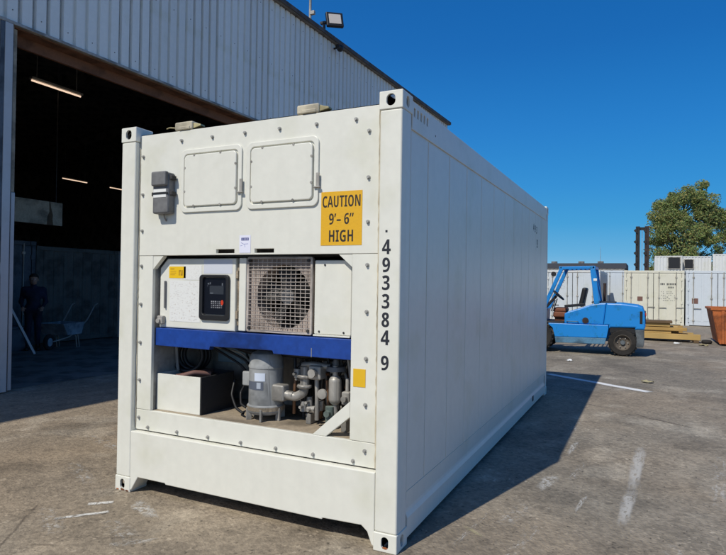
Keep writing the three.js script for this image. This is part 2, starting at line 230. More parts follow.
// ------------------------------------------------------------------ the warehouse on the left
const WH = thing('warehouse', 'tall grey corrugated metal warehouse with a wide dark open doorway', 'warehouse', [-4.57, 0, -2.1], undefined, -0.0401);
{
  const EAVE = 8.46, LINT = 5.43, Z1 = 16, Z0 = -18.3, OP0 = -8.6, OP1 = 0.0;     // local: facade is x = 0, z runs along it; the doorway is z OP0..OP1
  const PITCH = 0.22, RIBS = 4, SW = PITCH * RIBS;
  const profile = (h) => {                       // crest and groove sheet, folded steel
    const pts = []; for (let k = 0; k < RIBS; k++) { const z = -k * PITCH; pts.push([0, z], [0, z - 0.152], [-0.05, z - 0.164], [-0.05, z - 0.208]); } pts.push([0, -SW]);
    const P = [], q = (a, b, y0, y1) => { const [x0, z0] = a, [x1, z1] = b; P.push(x0, y0, z0, x1, y0, z1, x1, y1, z1, x0, y0, z0, x1, y1, z1, x0, y1, z0); };
    for (let i = 0; i < pts.length - 1; i++) q(pts[i], pts[i + 1], 0, h);
    const g = new THREE.BufferGeometry(); g.setAttribute('position', new THREE.Float32BufferAttribute(P, 3)); g.computeVertexNormals(); return clean(g);
  };
  const gUp = profile(EAVE - LINT), gFull = profile(EAVE), R = rng(4);
  const tones = [0, 1, 2, 3].map((k) => { const m = MT.clad.clone(); m.color.multiplyScalar(0.95 + 0.03 * k); return m; });
  for (let z = Z1; z > Z0; z -= SW) {
    const inDoor = z <= OP1 + SW * 0.6 && z - SW >= OP0 - SW * 0.5, me = new THREE.Mesh(inDoor ? gUp : gFull, tones[Math.floor(R() * 4)]);
    me.name = 'cladding_sheet'; me.position.set(0.002 * (Math.round(z / SW) & 1), inDoor ? LINT : 0, z); me.castShadow = me.receiveShadow = true; WH.add(me);
    const scr = []; for (let y = (inDoor ? LINT : 0) + 0.18; y < EAVE; y += 1.3) for (let k = 0; k < 2; k++) scr.push(new THREE.CylinderGeometry(0.008, 0.008, 0.008, 6).rotateZ(Math.PI / 2).translate(0.005, y - me.position.y, -0.075 - k * 2 * PITCH));
    const s = M('screw', scr, MT.cladTrim, me); s.userData.kind = 'stuff';
  }
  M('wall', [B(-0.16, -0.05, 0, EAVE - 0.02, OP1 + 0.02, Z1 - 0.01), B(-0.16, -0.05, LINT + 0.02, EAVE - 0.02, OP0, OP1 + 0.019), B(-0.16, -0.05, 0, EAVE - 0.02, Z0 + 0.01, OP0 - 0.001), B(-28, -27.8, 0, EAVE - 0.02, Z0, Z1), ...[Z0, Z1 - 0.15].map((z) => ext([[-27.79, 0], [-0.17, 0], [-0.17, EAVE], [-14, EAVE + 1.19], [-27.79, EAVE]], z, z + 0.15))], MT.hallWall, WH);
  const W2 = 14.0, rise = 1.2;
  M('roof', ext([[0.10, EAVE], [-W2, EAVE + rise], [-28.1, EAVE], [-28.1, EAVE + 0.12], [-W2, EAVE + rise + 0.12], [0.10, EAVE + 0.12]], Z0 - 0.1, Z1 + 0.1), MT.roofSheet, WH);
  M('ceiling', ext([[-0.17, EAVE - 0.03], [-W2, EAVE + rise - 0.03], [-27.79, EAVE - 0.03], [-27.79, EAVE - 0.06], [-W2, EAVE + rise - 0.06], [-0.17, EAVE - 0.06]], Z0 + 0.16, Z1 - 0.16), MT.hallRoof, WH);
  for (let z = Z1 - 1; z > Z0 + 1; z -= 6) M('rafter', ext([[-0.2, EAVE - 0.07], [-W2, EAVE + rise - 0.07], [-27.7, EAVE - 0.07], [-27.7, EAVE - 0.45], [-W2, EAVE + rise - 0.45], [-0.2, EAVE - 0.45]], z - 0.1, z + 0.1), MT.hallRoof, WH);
  M('eave_trim', [B(0.045, 0.135, EAVE + 0.02, EAVE + 0.13, Z0 - 0.12, Z1 + 0.12, 0.01)], MT.cladTrim, WH);
  M('drip_flashing', [B(-0.05, 0.03, LINT - 0.035, LINT + 0.012, OP0, OP1 + 0.3, 0.006)], MT.lightGrey, WH);
  M('header_beam', [B(-0.62, -0.055, LINT - 0.05, LINT + 0.018, OP0, OP1 + 0.02), B(-0.30, -0.28, LINT - 0.22, LINT - 0.051, OP0, OP1 + 0.02), B(-0.64, -0.621, LINT - 0.10, LINT + 0.3, OP0, OP1 + 0.02)], MT.brown, WH);
  // door jamb: pale steel channel, beige guide rail behind it
  M('door_jamb', [B(-0.045, 0.04, 0.02, LINT - 0.04, 0.085, 0.20, 0.008)], MT.jamb, WH);
  M('guide_rail', [B(-0.12, -0.06, 2.95, LINT - 0.06, -0.03, 0.08, 0.006)], MT.jambBeige, WH);
  M('guide_rail', [B(-0.14, -0.05, 0.02, 2.945, -0.035, 0.08, 0.006)], MT.jamb, WH);
  M('door_seal', [B(0.001, 0.03, 1.9, LINT - 0.04, 0.202, 0.26, 0.004)], MT.contNavy, WH);
  M('door_stop', [B(0.005, 0.06, 0.02, 1.75, 0.235, 0.36, 0.01)], MT.jamb, WH); M('door_seal', [B(0.005, 0.03, 0.02, 1.7, 0.203, 0.232, 0.004)], MT.black, WH);
  M('door_jamb', [B(-0.05, 0.035, 0.02, LINT - 0.04, OP0 - 0.04, OP0 + 0.06, 0.008)], MT.jamb, WH);
}
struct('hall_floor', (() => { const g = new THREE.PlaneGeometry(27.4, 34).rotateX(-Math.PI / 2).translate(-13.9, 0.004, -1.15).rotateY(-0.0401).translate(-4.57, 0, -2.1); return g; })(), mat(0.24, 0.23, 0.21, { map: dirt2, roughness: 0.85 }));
{
  const f = thing('floodlight', 'black floodlight on a bracket at the warehouse eave', 'floodlight', [-4.17, 8.57, -10.4]);
  M('bracket', [B(-0.03, 0.03, 0, 0.22, -0.03, 0.03), bar([0, 0.2, 0], [0.2, 0.27, -0.1], 0.05), B(-0.10, 0.06, 0.19, 0.25, -0.05, 0.05)], MT.black, f);
  const hd = new THREE.Group(); hd.name = 'lamp_head'; hd.position.set(0.26, 0.30, -0.12); hd.rotation.set(-0.25, 0.75, 0.25); f.add(hd);
  M('housing', [B(-0.24, 0.24, -0.21, 0.21, -0.06, 0.05, 0.03)], MT.black, hd);
  M('lamp_glass', [B(-0.17, 0.17, -0.14, 0.14, 0.045, 0.06, 0.005)], mat(0.58, 0.52, 0.46, { roughness: 0.25 }), hd);
  const cam = thing('security_camera', 'small black camera under the warehouse eave beside the floodlight', 'camera', [-4.19, 8.26, -11.05]);
  M('arm', bar([-0.07, 0.06, 0], [0.12, 0.08, 0], 0.04), MT.black, cam); M('body', [new THREE.SphereGeometry(0.10, 16, 12).translate(0.18, 0.05, 0), cylZ(0.06, 0.16, 0.18, 0.05, 0.08)], MT.black, cam);
  const po = thing('roof_pole', 'thin white pole standing on the warehouse roof edge', 'pole', [-4.28, 8.57, -9.85]);
  M('shaft', cyl(0.035, 0.03, 2.6, 0, 0, 0, 12), MT.lightGrey, po); M('clamp', B(0.0, 0.14, 0.22, 0.32, -0.04, 0.04, 0.01), MT.lightGrey, po);
}
{ // tubes burning inside the hall
  const glow = new THREE.MeshStandardMaterial({ color: lin(0.6, 0.6, 0.6), emissive: lin(1.0, 0.72, 0.52), emissiveIntensity: 0.9, roughness: 0.5 });
  const spots = [[-8.28, 6.0, -5.45, 'lit fluorescent strip lamp hanging just inside the warehouse doorway'], [-18.8, 6.0, -14.05, 'lit fluorescent strip lamp hanging deep inside the warehouse'], [-18.9, 6.0, -16.6, 'lit fluorescent strip lamp deep in the warehouse, half hidden behind the white container']];
  for (const [x, y, z, label] of spots) {
    const l = thing('strip_lamp', label, 'lamp', [x, y, z], 'strip lamps in the warehouse');
    M('housing', [B(-0.06, 0.06, 0.028, 0.08, -0.64, 0.64, 0.01), B(-0.006, 0.006, 0.08, 2.35, -0.5, -0.49), B(-0.006, 0.006, 0.08, 2.35, 0.49, 0.5)], MT.lightGrey, l);
    M('lamp_tube', new THREE.CylinderGeometry(0.02, 0.02, 1.22, 12).rotateX(Math.PI / 2), glow, l);
    const ra = new THREE.RectAreaLight(lin(1.0, 0.74, 0.55), 1.2, 0.05, 1.2); ra.position.set(x, y - 0.03, z); ra.rotation.set(-Math.PI / 2, 0, Math.PI / 2); scene.add(ra); ra.name = 'strip_light_source';
  }
}

// ------------------------------------------------------------------ the white refrigerated container
const font = await new FontLoader().loadAsync('fonts/droid/droid_sans_bold.typeface.json');
const CT = inWorld(thing('refrigerated_container', 'white refrigerated shipping container with cooling unit and yellow caution sticker', 'container', [1.219, 0, -3.029]));
{
  const W = 2.438, H = 2.896, L = 6.058, P = CT;
  // corner castings: hollow blocks with an oval eye in each outer face
  const oval = (w, h, d) => { const s = rrect(-w / 2, w / 2, -h / 2, h / 2, w * 0.49); return new THREE.ExtrudeGeometry(s, { depth: d, bevelEnabled: false, curveSegments: 12 }).translate(0, 0, -d / 2); };
  const casting = (sx, sy, sz) => {
    const cx = sx > 0 ? W - 0.081 : 0.081, cy = sy > 0 ? H - 0.059 : 0.059, cz = sz > 0 ? -0.089 : -L + 0.089;
    let g = sub(new RoundedBoxGeometry(0.162, 0.118, 0.178, 2, 0.007), new THREE.BoxGeometry(0.13, 0.086, 0.146), oval(sy > 0 ? 0.062 : 0.05, 0.076, 0.08).translate(0, 0, sz * 0.08), oval(0.052, 0.074, 0.08).rotateY(Math.PI / 2).translate(sx * 0.075, 0, 0), oval(0.06, 0.1, 0.05).rotateX(Math.PI / 2).translate(0, sy * 0.06, 0));
    const me = M('corner_casting', g.translate(cx, cy, cz), MT.white, P);
    M('casting_core', sub(new THREE.BoxGeometry(0.146, 0.102, 0.162), new THREE.BoxGeometry(0.128, 0.084, 0.144), oval(0.064, 0.078, 0.08).translate(0, 0, sz * 0.075), oval(0.064, 0.078, 0.08).rotateY(Math.PI / 2).translate(sx * 0.07, 0, 0), oval(0.064, 0.102, 0.05).rotateX(Math.PI / 2).translate(0, sy * 0.055, 0)).translate(cx, cy, cz), MT.mastBrown, me);
    return me;
  };
  const castings = {}; for (const sx of [-1, 1]) for (const sy of [-1, 1]) for (const sz of [-1, 1]) castings[[sx, sy, sz]] = casting(sx, sy, sz);
  // rust where the feet scrape the asphalt
  const rustBlob = (x, y, w, h, seed, z, parent) => { const r = rng(seed), pts = []; for (let k = 0; k < 14; k++) { const a = k / 14 * Math.PI * 2, q = 0.6 + 0.5 * r(); pts.push([x + Math.cos(a) * w * q, y + Math.sin(a) * h * q]); } M('rust_patch', ext(pts, z, z + 0.0012), MT.rust, parent); };
  rustBlob(0.085, 0.014, 0.03, 0.010, 3, 0.0005, castings[[-1, -1, 1]]); rustBlob(0.132, 0.012, 0.02, 0.008, 4, 0.0005, castings[[-1, -1, 1]]); rustBlob(2.36, 0.03, 0.02, 0.008, 5, 0.0005, castings[[1, -1, 1]]); rustBlob(0.03, 0.010, 0.02, 0.006, 8, 0.0005, castings[[-1, -1, 1]]);
  for (const sx of [-1, 1]) {
    const x0 = sx < 0 ? 0.004 : W - 0.156, x1 = sx < 0 ? 0.156 : W - 0.004;
    M('corner_post', B(x0, x1, 0.118, H - 0.118, -0.11, -0.004, 0.012), MT.white, P);
    M('corner_post', B(x0, x1, 0.118, H - 0.118, -L + 0.004, -L + 0.11, 0.012), MT.white, P);
  }
  // lower front beam with its swept ends
  M('front_beam', ext([[0.157, 0.484], [0.157, 0.02], [0.172, 0.022], [0.205, 0.075], [0.24, 0.130], [0.522, 0.130], [0.53, 0.120], [1.90, 0.120], [1.907, 0.130], [2.19, 0.138], [2.232, 0.105], [2.262, 0.03], [2.281, 0.02], [2.281, 0.484]], -0.16, -0.005, [], 0.006), MT.white, P);
  const fp = -0.05;                               // plane of the front panel
  const slot = (x0, x1) => rect(x0, x1, 1.884, 1.914);
  M('upper_panel', ext(rect(0.160, 2.278, 1.872, 2.83), fp - 0.03, fp, [slot(0.944, 1.112), slot(1.292, 1.458)], 0.003), MT.white, P);
  M('side_flange', ext(rect(0.160, 0.315, 0.655, 1.869), fp - 0.03, fp - 0.001, [], 0.003), MT.white, P);
  M('side_flange', ext(rect(2.075, 2.278, 0.655, 1.869), fp - 0.03, fp - 0.001, [], 0.003), MT.white, P);
  M('lower_flange', ext(rect(0.160, 2.278, 0.494, 0.652), fp - 0.03, fp, [], 0.003), MT.white, P);
  M('gusset', ext([[0.316, 1.868], [0.42, 1.868], [0.316, 1.765]], fp - 0.045, fp - 0.004), MT.white, P);
  M('gusset', ext([[2.074, 1.868], [1.975, 1.868], [2.074, 1.785]], fp - 0.045, fp - 0.004), MT.white, P);
  M('brace', ext([[1.79, 0.653], [1.895, 0.653], [2.074, 0.80], [2.074, 0.905]], fp - 0.05, fp - 0.003, [], 0.004), MT.white, P);
  M('bottom_seam', B(0.162, 2.27, 0.4845, 0.4935, fp - 0.028, fp - 0.012), MT.dark, P);
  // bolts
  const boltG = clean(mergeGeometries([clean(cylZ(0.0125, 0.005, 0, 0, 0.0025, 14)), clean(new THREE.CylinderGeometry(0.0085, 0.0085, 0.012, 6).rotateX(Math.PI / 2).translate(0, 0, 0.010))]));
  const bolt = (x, y, z, s = 1, parent = P) => { const b = new THREE.Mesh(boltG, MT.zinc); b.name = 'bolt'; b.scale.setScalar(s); b.position.set(x - 1.219, y, z + 3.029); b.castShadow = b.receiveShadow = true; parent.add(b); };
  for (let k = 0; k < 6; k++) bolt(0.594 + 0.2995 * k, 2.753, fp, 1.08);
  for (const y of [2.66, 2.358, 2.07, 1.79, 1.487, 1.184, 0.886, 0.59]) { bolt(0.197, y, fp, 1.05); bolt(2.187, y + 0.008, fp, 1.08); }
  for (let k = 0; k < 7; k++) bolt(0.295 + 0.3015 * k, 0.522, fp, 1.05);
  // sealing bead along the panel edge
  { const r = rng(12), a = [], b = []; for (let y = 0.5; y < 2.82; y += 0.03) { a.push([0.162 + 0.003 * r(), y, fp + 0.003 * r()]); b.push([2.262 + 0.006 * r(), y, fp + 0.004 * r()]); } M('sealant_bead', [tube(b, 0.007, 200, 6)], MT.ivory, P); M('sealant_bead', [tube(a, 0.005, 200, 6)], MT.ivory, P); }
  // service hatches
  for (const [x0, x1] of [[0.597, 1.176], [1.217, 1.816]]) {
    const h = M('service_hatch', ext(rrect(x0 + 0.045, x1 - 0.045, 2.197 + 0.045, 2.675 - 0.045, 0.03), fp, fp + 0.022, [], 0.006), MT.white, P);
    M('hatch_frame', ext(rrect(x0, x1, 2.197, 2.675, 0.05), fp, fp + 0.014, [rrect(x0 + 0.034, x1 - 0.034, 2.197 + 0.034, 2.675 - 0.034, 0.036, THREE.Path)], 0.004), MT.white, h);
    for (const [bx, by] of [[0.2, 0.02], [0.7, 0.02], [0.2, 0.98], [0.7, 0.98], [0.02, 0.3], [0.02, 0.75], [0.98, 0.3], [0.98, 0.75]]) M('hatch_bolt', [cylZ(0.009, 0.008, x0 + 0.04 + (x1 - x0 - 0.08) * bx, 2.237 + 0.398 * by, fp + 0.020, 10)], MT.lightGrey, h);
    M('hatch_latch', [B(x1 - 0.012, x1 + 0.012, 2.32, 2.42, fp + 0.014, fp + 0.024, 0.003), B(x1 - 0.03, x1 + 0.02, 2.318, 2.328, fp + 0.014, fp + 0.03, 0.003)], MT.lightGrey, h);
  }
  // recorder box with clamps
  {
    const b = M('recorder_box', [B(0.372, 0.535, 2.19, 2.505, fp, fp + 0.075, 0.016), B(0.36, 0.372, 2.2, 2.44, fp, fp + 0.04, 0.004)], MT.grey, P);
    M('lid', B(0.378, 0.529, 2.40, 2.512, fp + 0.06, fp + 0.10, 0.014), MT.grey, b);
    for (const y of [2.365, 2.325]) M('label', B(0.385, 0.515, y - 0.011, y + 0.013, fp + 0.0745, fp + 0.0775, 0.001), MT.paper, b);
    M('band', B(0.374, 0.533, 2.338, 2.35, fp + 0.074, fp + 0.082, 0.002), MT.black, b);
    for (const [x, y] of [[0.363, 2.46], [0.543, 2.465], [0.363, 2.345], [0.543, 2.345]]) M('clamp', B(x - 0.016, x + 0.014, y - 0.016, y + 0.016, fp + 0.01, fp + 0.06, 0.006), MT.dark, b);
    M('cable', tube([[0.45, 2.19, fp + 0.03], [0.452, 2.16, fp + 0.02], [0.45, 2.14, fp + 0.002]], 0.006, 12, 8), MT.lightGrey, b);
  }
  // fixtures on the roof edge
  for (const x of [0.625, 1.735]) {
    const f = M('roof_bracket', [B(x - 0.105, x + 0.07, 2.834, 2.898, -0.13, -0.045, 0.012), B(x - 0.06, x + 0.05, 2.835, 2.86, -0.16, -0.038, 0.006)], MT.ivory, P);
    M('bracket_nose', ext([[x + 0.07, 2.842], [x + 0.14, 2.856], [x + 0.14, 2.868], [x + 0.07, 2.886]], -0.11, -0.06, [], 0.004), MT.cream, f);
  }
  M('roof_wire', tube([[0.52, 2.86, -0.07], [0.46, 2.868, -0.06], [0.40, 2.872, -0.09]], 0.006, 10, 6), MT.cream, P);
  M('front_header', ext([[-0.20, 2.831], [-0.055, 2.831], [-0.075, 2.842], [-0.20, 2.846]], 0.158, 2.28).rotateY(Math.PI / 2).applyMatrix4(new THREE.Matrix4().makeScale(1, 1, -1)), MT.white, P);
  // roof, floor, rear, far side
  M('roof', B(0.03, W - 0.026, 2.838, 2.85, -L + 0.06, -0.201, 0.004), MT.white, P);
  M('floor', B(0.03, W - 0.03, 0.16, 0.30, -L + 0.1, -0.161), MT.dark, P);
  for (let k = 0; k < 14; k++) M('cross_member', B(0.03, W - 0.03, 0.06, 0.16, -0.5 - k * 0.4, -0.44 - k * 0.4), MT.dark, P);
  for (const s of [0, 1]) { const d = M('rear_door', B(0.16 + s * 1.062, 1.216 + s * 1.062, 0.2, 2.76, -L + 0.005, -L + 0.07, 0.006), MT.white, P); for (const q of [0.3, 0.8]) M('lock_rod', new THREE.CylinderGeometry(0.017, 0.017, 2.6, 10).translate(0.16 + s * 1.062 + q, 1.47, -L - 0.02 + 0.01), MT.lightGrey, d); }
  M('rear_header', B(0.157, W - 0.157, 2.762, 2.88, -L + 0.006, -L + 0.1, 0.006), MT.white, P); M('rear_sill', B(0.157, W - 0.157, 0.05, 0.198, -L + 0.006, -L + 0.1, 0.006), MT.white, P);
  // side walls: twelve panels between recessed seams, top rail with vent slots, folded lower rail
  const seams = [-0.16]; for (let k = 0; k <= 11; k++) seams.push(-0.498 - k * 0.4918); seams[seams.length - 1] = -L + 0.115;
  const R = rng(21), tones = [0, 1, 2].map((k) => { const m = MT.side.clone(); m.color.multiplyScalar(0.985 + 0.012 * k); return m; });
  for (const s of [1, -1]) {
    const X = (x) => (s > 0 ? x : W - x), bx = (a, b, y0, y1, z0, z1, r) => B(Math.min(X(a), X(b)), Math.max(X(a), X(b)), y0, y1, z0, z1, r);
    M('side_backing', bx(2.37, 2.4245, 0.30, 2.70, -L + 0.11, -0.111), MT.side, P);
    for (let k = 0; k < seams.length - 1; k++) M('side_panel', [bx(2.4248, 2.4325, 0.345, 2.672, seams[k + 1] + 0.007, seams[k] - 0.007, 0.0035)], tones[Math.floor(R() * 3)], P);
    const holes = []; if (s > 0) for (let k = 0; k < 5; k++) { const z = -0.215 - k * 0.062; holes.push([[-z - 0.016, 2.775], [-z + 0.014, 2.772], [-z + 0.018, 2.828], [-z - 0.012, 2.832]]); }
    const rail = ext([[0.178, 2.684], [L - 0.178, 2.684], [L - 0.178, 2.868], [0.178, 2.868]], 0, 0.022, holes, 0.003).rotateY(Math.PI / 2);   // x' = z, z' = -x
    M('top_rail', rail.translate(s > 0 ? 2.414 : 0.002, 0, 0), MT.side, P);
    M('rail_filler', bx(2.25, 2.34, 2.70, 2.80, -L + 0.18, -0.18), MT.maroon, P);
    const prof = [[2.36, 0.04], [2.434, 0.04], [2.436, 0.165], [2.424, 0.196], [2.421, 0.215], [2.4285, 0.335], [2.36, 0.335]].map(([x, y]) => [x, y]);
    const low = ext(s > 0 ? prof : prof.map(([x, y]) => [W - x, y]).reverse(), -L + 0.18, -0.18);
    M('bottom_rail', low, MT.side, P);
    M('post_cover', bx(2.4248, 2.4335, 0.119, H - 0.119, -0.158, -0.02, 0.003), MT.side, P);
    M('post_cover', bx(2.4248, 2.4335, 0.119, H - 0.119, -L + 0.02, -L + 0.112, 0.003), MT.side, P);
    if (s > 0) { M('slot_liner', B(2.378, 2.390, 2.735, 2.836, -0.62, -0.19), MT.mastBrown, P); M('lashing_eye', bx(2.4355, 2.4385, 0.10, 0.17, -4.90, -4.80, 0.001), MT.black, P); M('drain_cap', bx(2.4345, 2.437, 2.74, 2.752, -0.64, -0.628), MT.dark, P); }
  }
  // painted numbers on the corner post
  const glyph = (ch, hgt, wx) => { const g = new TextGeometry(ch, { font, size: hgt, depth: 0.001, curveSegments: 5, bevelEnabled: false }); g.computeBoundingBox(); const b = g.boundingBox; g.translate(-(b.min.x + b.max.x) / 2, -(b.min.y + b.max.y) / 2, 0); const h = b.max.y - b.min.y; g.scale(wx * hgt / h, hgt / h, 1); return g; };
  for (const [ch, y] of [['4', 1.911], ['9', 1.797], ['3', 1.685], ['3', 1.568], ['8', 1.452], ['4', 1.340], ['9', 1.181]]) M('painted_digit', glyph(ch, 0.092, 0.86).translate(2.339, y, -0.0036), MT.ink, P);
  M('painted_mark', B(2.331, 2.345, 2.002, 2.016, -0.0036, -0.0026), MT.ink, P);
  for (const [ch, z, y] of [['4', -4.78, 2.475], ['9', -4.90, 2.465], ['3', -5.02, 2.455], ['9', -5.08, 2.27]]) M('painted_digit', glyph(ch, 0.10, 0.9).rotateY(Math.PI / 2).translate(2.4327, y, z), MT.ink, P);
  for (const y of [2.32, 2.22]) M('painted_mark', B(2.4327, 2.4337, y - 0.004, y + 0.004, -5.13, -5.03), MT.ink, P);
  // stickers
  const plate = (name, x0, x1, y0, y1, z, t, parent, rgh = 0.5) => { const me = M(name, face(x0, x1, y0, y1, z), new THREE.MeshStandardMaterial({ map: t, roughness: rgh }), parent, true); return me; };
  const caution = cv(512, 596, (c, w, h) => {
    c.fillStyle = 'rgb(226,172,28)'; c.fillRect(0, 0, w, h); const r = rng(3); for (let k = 0; k < 900; k++) { c.fillStyle = `rgba(${r() > 0.5 ? '255,220,110' : '150,100,20'},0.10)`; c.fillRect(r() * w, r() * h, 2 + r() * 30, 1 + r() * 6); }
    c.fillStyle = 'rgb(48,40,30)'; c.textAlign = 'center'; c.textBaseline = 'middle'; const line = (s, y, sx, size) => { c.save(); c.translate(w / 2, y); c.scale(sx, 1); c.font = `bold ${size}px sans-serif`; c.fillText(s, 0, 0); c.restore(); };
    line('CAUTION', 112, 0.62, 176); line('9\u2019\u2013 6\u201d', 306, 0.74, 168); line('HIGH', 494, 0.70, 180);
  });
  M('caution_sticker_backing', B(1.836, 2.144, 1.928, 2.287, fp, fp + 0.0015), MT.yellow, P); plate('caution_sticker', 1.836, 2.144, 1.928, 2.287, fp + 0.002, caution, P);
  const note = cv(128, 160, (c, w, h) => { c.fillStyle = 'rgb(226,226,240)'; c.fillRect(0, 0, w, h); c.fillStyle = 'rgb(70,75,130)'; c.fillRect(22, 22, 84, 26); c.fillStyle = 'rgb(225,225,240)'; for (const x of [38, 56, 72, 90]) c.fillRect(x, 26, 5, 18); c.strokeStyle = 'rgb(120,125,175)'; c.lineWidth = 4; c.beginPath(); c.moveTo(18, 66); c.lineTo(48, 80); c.lineTo(100, 78); c.moveTo(60, 82); c.lineTo(64, 108); c.moveTo(12, 96); c.lineTo(34, 92); c.stroke(); });
  plate('paper_note', 1.158, 1.258, 1.885, 2.012, fp + 0.002, note, P, 0.9);
  M('yellow_tag', B(2.096, 2.185, 1.006, 1.122, fp, fp + 0.002), MT.yellow, P);

  // --- machinery recess
  M('recess_lining', [B(0.20, 0.312, 0.655, 1.868, -0.78, fp - 0.031), B(2.078, 2.2, 0.655, 1.868, -0.78, fp - 0.031), B(0.20, 2.2, 1.871, 1.93, -0.78, -0.32), B(0.20, 2.2, 0.60, 1.93, -0.84, -0.781)], MT.lightGrey, P);
  M('drip_pan', B(0.201, 2.199, 0.60, 0.654, -0.78, fp - 0.031, 0.004), MT.pan, P);
  { // control box
    const z = -0.11;
    const cb = M('control_box', [ext([[0.335, 1.308], [1.08, 1.308], [1.08, 1.85], [0.41, 1.85], [0.335, 1.775]], -0.42, z, [], 0.008)], MT.white, P);
    const print = cv(512, 384, (c, w, h) => { c.fillStyle = 'rgb(226,226,222)'; c.fillRect(0, 0, w, h); const r = rng(8); for (let k = 0; k < 260; k++) { const g = 175 + r() * 40; c.fillStyle = `rgba(${g},${g - 4},${g - 8},0.5)`; c.fillRect(8 + r() * (w - 60), 8 + r() * (h - 20), 3 + r() * 34, 2 + r() * 4); } for (let k = 0; k < 60; k++) { c.fillStyle = 'rgba(130,95,70,0.28)'; c.beginPath(); c.ellipse(r() * w, r() * h, 2 + r() * 8, 1 + r() * 5, r() * 3, 0, 7); c.fill(); } });
    plate('instruction_label', 0.44, 0.75, 1.36, 1.68, z + 0.0015, print, cb, 0.7); plate('instruction_label', 0.58, 0.76, 1.685, 1.80, z + 0.0015, print, cb, 0.7);
    M('rating_label', face(0.78, 1.05, 1.735, 1.84, z + 0.0012), mat(0.62, 0.64, 0.70, { roughness: 0.5 }), cb);
    const warn = cv(256, 128, (c, w, h) => { c.fillStyle = 'rgb(236,190,20)'; c.fillRect(0, 0, w, h); c.fillStyle = 'rgba(150,105,30,0.75)'; c.fillRect(20, 22, 60, 10); c.fillRect(150, 40, 60, 60); c.fillStyle = 'rgb(236,190,20)'; c.fillRect(165, 55, 12, 45); c.fillRect(188, 40, 8, 40); c.fillStyle = 'rgba(130,80,40,0.5)'; c.fillRect(20, 50, 90, 6); c.fillRect(20, 70, 90, 6); c.fillRect(20, 90, 70, 6); });
    plate('warning_label', 0.43, 0.60, 1.698, 1.788, z + 0.0015, warn, cb);
    M('pull_handle', B(0.392, 0.406, 1.46, 1.675, z, z + 0.018, 0.005), MT.grey, cb);
    M('box_latch', [B(0.34, 0.40, 1.335, 1.40, z, z + 0.035, 0.008), cylZ(0.018, 0.02, 0.362, 1.36, z + 0.04)], MT.steel, cb);
    M('box_hinge', [B(1.08, 1.105, 1.35, 1.81, z - 0.05, z - 0.02, 0.004), B(1.08, 1.10, 1.40, 1.46, z - 0.03, z - 0.002, 0.004), B(1.08, 1.10, 1.70, 1.76, z - 0.03, z - 0.002, 0.004)], MT.pan, cb);
    const scr = M('control_display', ext(rrect(0.752, 1.032, 1.383, 1.727, 0.03), z - 0.002, z + 0.022, [rrect(0.785, 1.005, 1.425, 1.705, 0.02, THREE.Path)], 0.006), MT.black, P);
    const panelT = cv(440, 560, (c, w, h) => { c.fillStyle = 'rgb(13,15,24)'; c.fillRect(0, 0, w, h); c.fillStyle = 'rgb(52,56,62)'; c.fillRect(110, 120, 270, 130); c.fillStyle = 'rgb(100,105,112)'; c.fillRect(70, 78, 26, 22); c.fillRect(110, 70, 20, 30); c.fillRect(345, 78, 22, 40); c.fillRect(120, 226, 60, 16); c.strokeStyle = 'rgb(90,95,100)'; c.lineWidth = 6; c.beginPath(); c.arc(100, 130, 32, 3, 5); c.stroke(); for (let j = 0; j < 4; j++) for (let i = 0; i < 6; i++) { const g = 90 + 60 * hash(i, j, 5); c.fillStyle = `rgb(${g},${g},${g + 4})`; c.fillRect(140 + i * 38, 352 + j * 30, 26, 20); } c.fillStyle = 'rgb(205,62,34)'; c.beginPath(); c.ellipse(355, 375, 26, 40, 0, 0, 7); c.fill(); });
    plate('keypad', 0.787, 1.003, 1.427, 1.703, z + 0.004, panelT, scr, 0.3);
  }
  M('divider_strip', B(1.115, 1.178, 1.315, 1.852, -0.40, -0.105, 0.006), MT.white, P);
  { // condenser fan
    const x0 = 1.185, x1 = 1.735, y0 = 1.318, y1 = 1.856, z = -0.118, cx = 1.485, cy = 1.573, r = 0.232;
    const circ = new THREE.Path(); circ.absarc(cx, cy, r, 0, Math.PI * 2, true);
    const fan = M('fan_shroud', [ext(rrect(x0, x1, y0, y1, 0.01), z - 0.03, z - 0.018, [circ]), new THREE.CylinderGeometry(r, r * 0.97, 0.14, 48, 1, true).rotateX(Math.PI / 2).translate(cx, cy, z - 0.10)], MT.mauve, P);
    M('fan_recess', B(x0, x1, y0, y1, -0.60, -0.50), MT.dark, P);
    const blade = (a) => { const g = new THREE.PlaneGeometry(0.17, 0.12, 6, 6), p = g.attributes.position; for (let i = 0; i < p.count; i++) { const u = p.getX(i) + 0.085; p.setXYZ(i, 0.045 + u, p.getY(i) * (0.6 + u * 3), p.getY(i) * 0.55 + 0.01 * Math.sin(u * 14)); } g.rotateZ(a).translate(cx, cy, z - 0.11); g.computeVertexNormals(); return g; };
    for (let k = 0; k < 5; k++) M('fan_blade', blade(k * Math.PI * 0.4 + 0.4), MT.dark, fan);
    M('fan_hub', cylZ(0.055, 0.10, cx, cy, z - 0.12, 20), MT.grey, fan);
    const wires = []; const r2 = rng(31);
    for (let k = 0; k <= 13; k++) { const x = x0 + 0.012 + (x1 - x0 - 0.024) * k / 13, j = (r2() - 0.5) * 0.008; wires.push(tube([[x, y0 + 0.006, z], [x + j, cy, z + 0.006], [x, y1 - 0.006, z]], 0.0027, 8, 5)); }
    for (let k = 0; k <= 19; k++) { const y = y0 + 0.012 + (y1 - y0 - 0.024) * k / 19, j = (r2() - 0.5) * 0.008; wires.push(tube([[x0 + 0.006, y, z + 0.005], [cx, y + j, z + 0.011], [x1 - 0.006, y, z + 0.005]], 0.0027, 8, 5)); }
